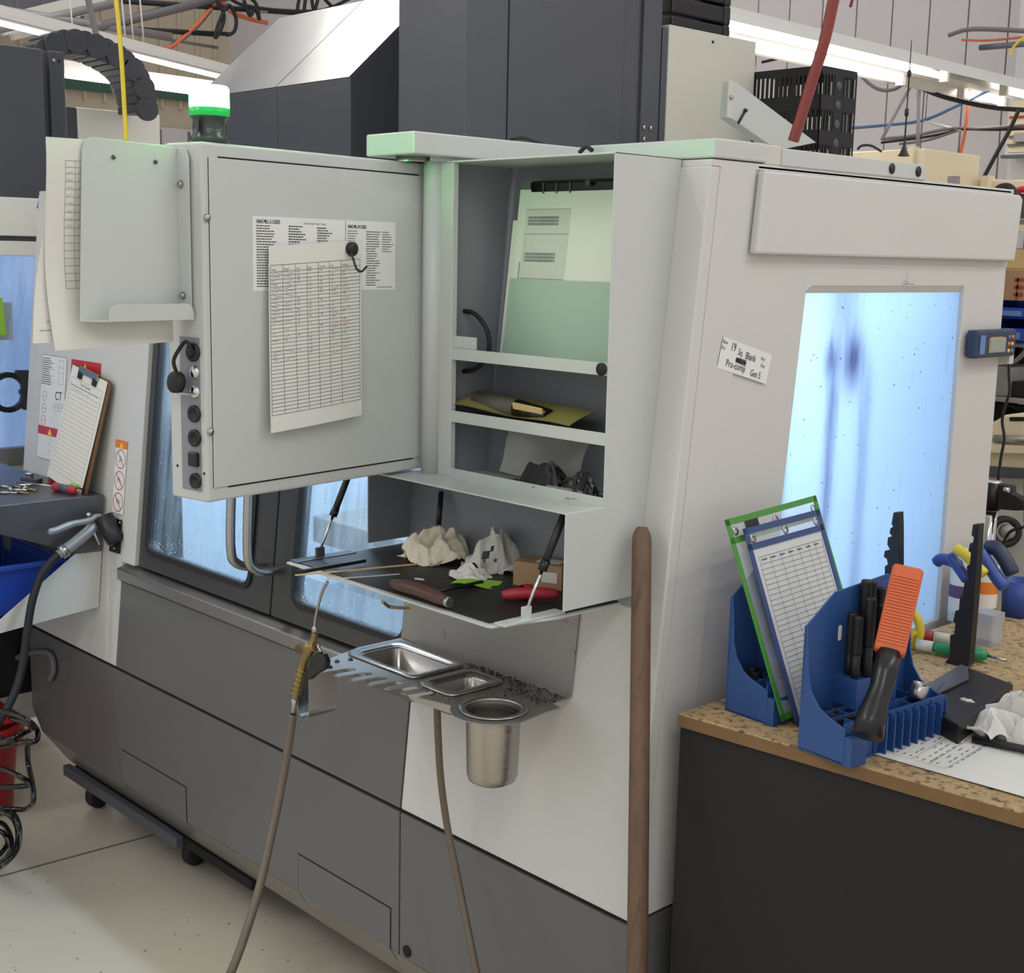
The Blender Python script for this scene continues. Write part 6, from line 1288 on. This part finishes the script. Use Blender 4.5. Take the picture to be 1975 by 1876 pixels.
cable('conduit', ((1768,145), (1735,205), (1700,270)), Y0-.2, .012, 'shelf_grey', 'slanting steel brace behind the antenna', 'brace', n=2)
cable('hang_wire', ((1790,160), (1785,230)), Y0, .004, 'duct', 'thin wire hanging to the blue cable', 'wire', n=2)
cable('hang_wire', ((1853,250), (1845,330)), Y0, .006, 'cord_grey', 'thin conduit dropping beside the orange cable', 'pipe', n=2)
cable('unistrut', ((1783,234), (1855,252)), Y0, .010, 'wall_light', 'white bracket bar joining the blue cable to the bundle', 'bar', n=2)
cable('red_hose', ((1646,-10), (1640,14)), Y0, .012, 'hose_red', 'short piece of red hose beside the thick hose at the top', 'hose', n=2)
cable('red_hose', ((1604,92), (1592,118)), Y0, .012, 'hose_red', 'short piece of red hose below the strip light', 'hose', n=2)
cable('roof_wire', ((1654,288), (1662,281), (1680,281), (1700,292)), .6, .0022, 'rubber', 'thin wire loop on the mill roof box')
cable('roof_wire', ((985,268), (1010,266), (1045,278)), .30, .0035, 'rubber', 'black cable crossing the roof behind the cabinet')
cable('roof_wire', ((1118,294), (1130,283), (1142,290)), .11, .004, 'rubber', 'small black cable clip on top of the cabinet')
# ceiling steelwork at the left
XL = -8.2
def lpipe(name, a, b, r, m, label, cat='pipe', x=XL):
    return solo(name, MB().tube([at(*a, 'x', x), at(*b, 'x', x)], r, 8), m, label, cat)
def lbar(name, a, b, h, m, label, x=XL, cat='beam'):
    p, q = at(*a, 'x', x), at(*b, 'x', x); d = (q-p).normalized(); n = d.cross(V((1,0,0))).normalized()
    return solo(name, MB().obox((p+q)/2, (q-p)/2, n*h, V((.03,0,0))), m, label, cat)
lpipe('ceiling_pipe', (150,62), (440,-8), .035, 'cord_grey', 'thick grey ceiling pipe running up to the right')
lpipe('ceiling_pipe', (-20,60), (215,8), .03, 'joist', 'pale ceiling pipe crossing the ducts at the far left')
lpipe('ceiling_pipe', (-20,16), (330,70), .03, 'joist', 'pale ceiling pipe sloping down to the right at the left edge')
lpipe('ceiling_pipe', (80,44), (420,68), .014, 'rubber', 'thin black pipe below the ceiling beams')
lpipe('ceiling_pipe', (228,54), (445,66), .016, 'rubber', 'dark pipe passing behind the yellow cord')
lpipe('ceiling_pipe', (235,2), (620,28), .02, 'rubber', 'long dark pipe along the top of the ceiling')
lpipe('ceiling_pipe', (240,62), (420,92), .012, 'cord_grey', 'thin grey pipe above the signal lamp')
lpipe('ceiling_pipe', (480,20), (640,24), .02, 'joist', 'white pipe behind the cable loops at the top')
for px in (140, 240, 255, 275): lpipe('hanger_rod', (px-6,-10), (px+4,96), .006, 'wall_light', {140:'thin white hanger rod left of the grey ribbed hose', 240:'thin white hanger rod just right of the yellow cord', 255:'second thin white hanger rod right of the yellow cord', 275:'rightmost thin white hanger rod under the ceiling'}[px], 'rod', x=XL+.2)
lbar('ceiling_light_panel', (0,50), (200,0), .07, 'fixture_white', 'white sloping ceiling panel lit from below at the left', XL-.5, 'panel')
lbar('ceiling_light_panel', (20,62), (150,30), .06, 'fixture_white', 'smaller white ceiling panel below the first one', XL-.7, 'panel')
dk = solo('air_duct', MB().box(-9.4, -8.9, at(0,20,'x',-9).y-1.5, at(150,10,'x',-9).y, at(100,32,'x',-8.9).z, 6), 'duct', 'dark grey ceiling duct at the upper left corner', 'duct')
for k in range(3): mk('duct_seam', MB().box(-8.905, -8.895, at(30+50*k,10,'x',-8.9).y, at(30+50*k,10,'x',-8.9).y+.02, at(100,32,'x',-8.9).z, 6), 'cord_grey', dk)
cable('extension_cord', ((260,104), (318,95), (350,75), (385,42), (412,10), (425,2), (445,22), (480,36), (515,44)), XL, .018, 'cord_orange', 'orange cord looping along the ceiling at the left', 'cord', 'x')
cable('extension_cord', ((318,102), (330,88), (360,70), (395,35), (415,5)), XL, .014, 'cord_blue', 'blue cord running beside the orange cord', 'cord', 'x')
for k, pts in enumerate((((418,0), (432,30), (425,60), (415,72), (422,45), (440,10), (455,35), (452,60), (437,68)), ((470,0), (482,30), (492,15), (500,38), (494,8), (478,-8)), ((440,-5), (470,10), (540,20), (620,20), (680,-5)), ((578,-8), (574,20), (584,30), (590,-8)), ((600,-8), (606,20), (615,-8)), ((620,-8), (640,12), (655,20)))):
    cable('cable_tangle', pts, XL+.1, .014, 'rubber', ('black cable tangle hanging left of the slanted cover', 'small black cable loop right of the tangle', 'black cable sagging along the ceiling top', 'first black cable loop above the slanted cover', 'second black cable loop above the slanted cover', 'black cable end running off the top')[k], 'cable', 'x')
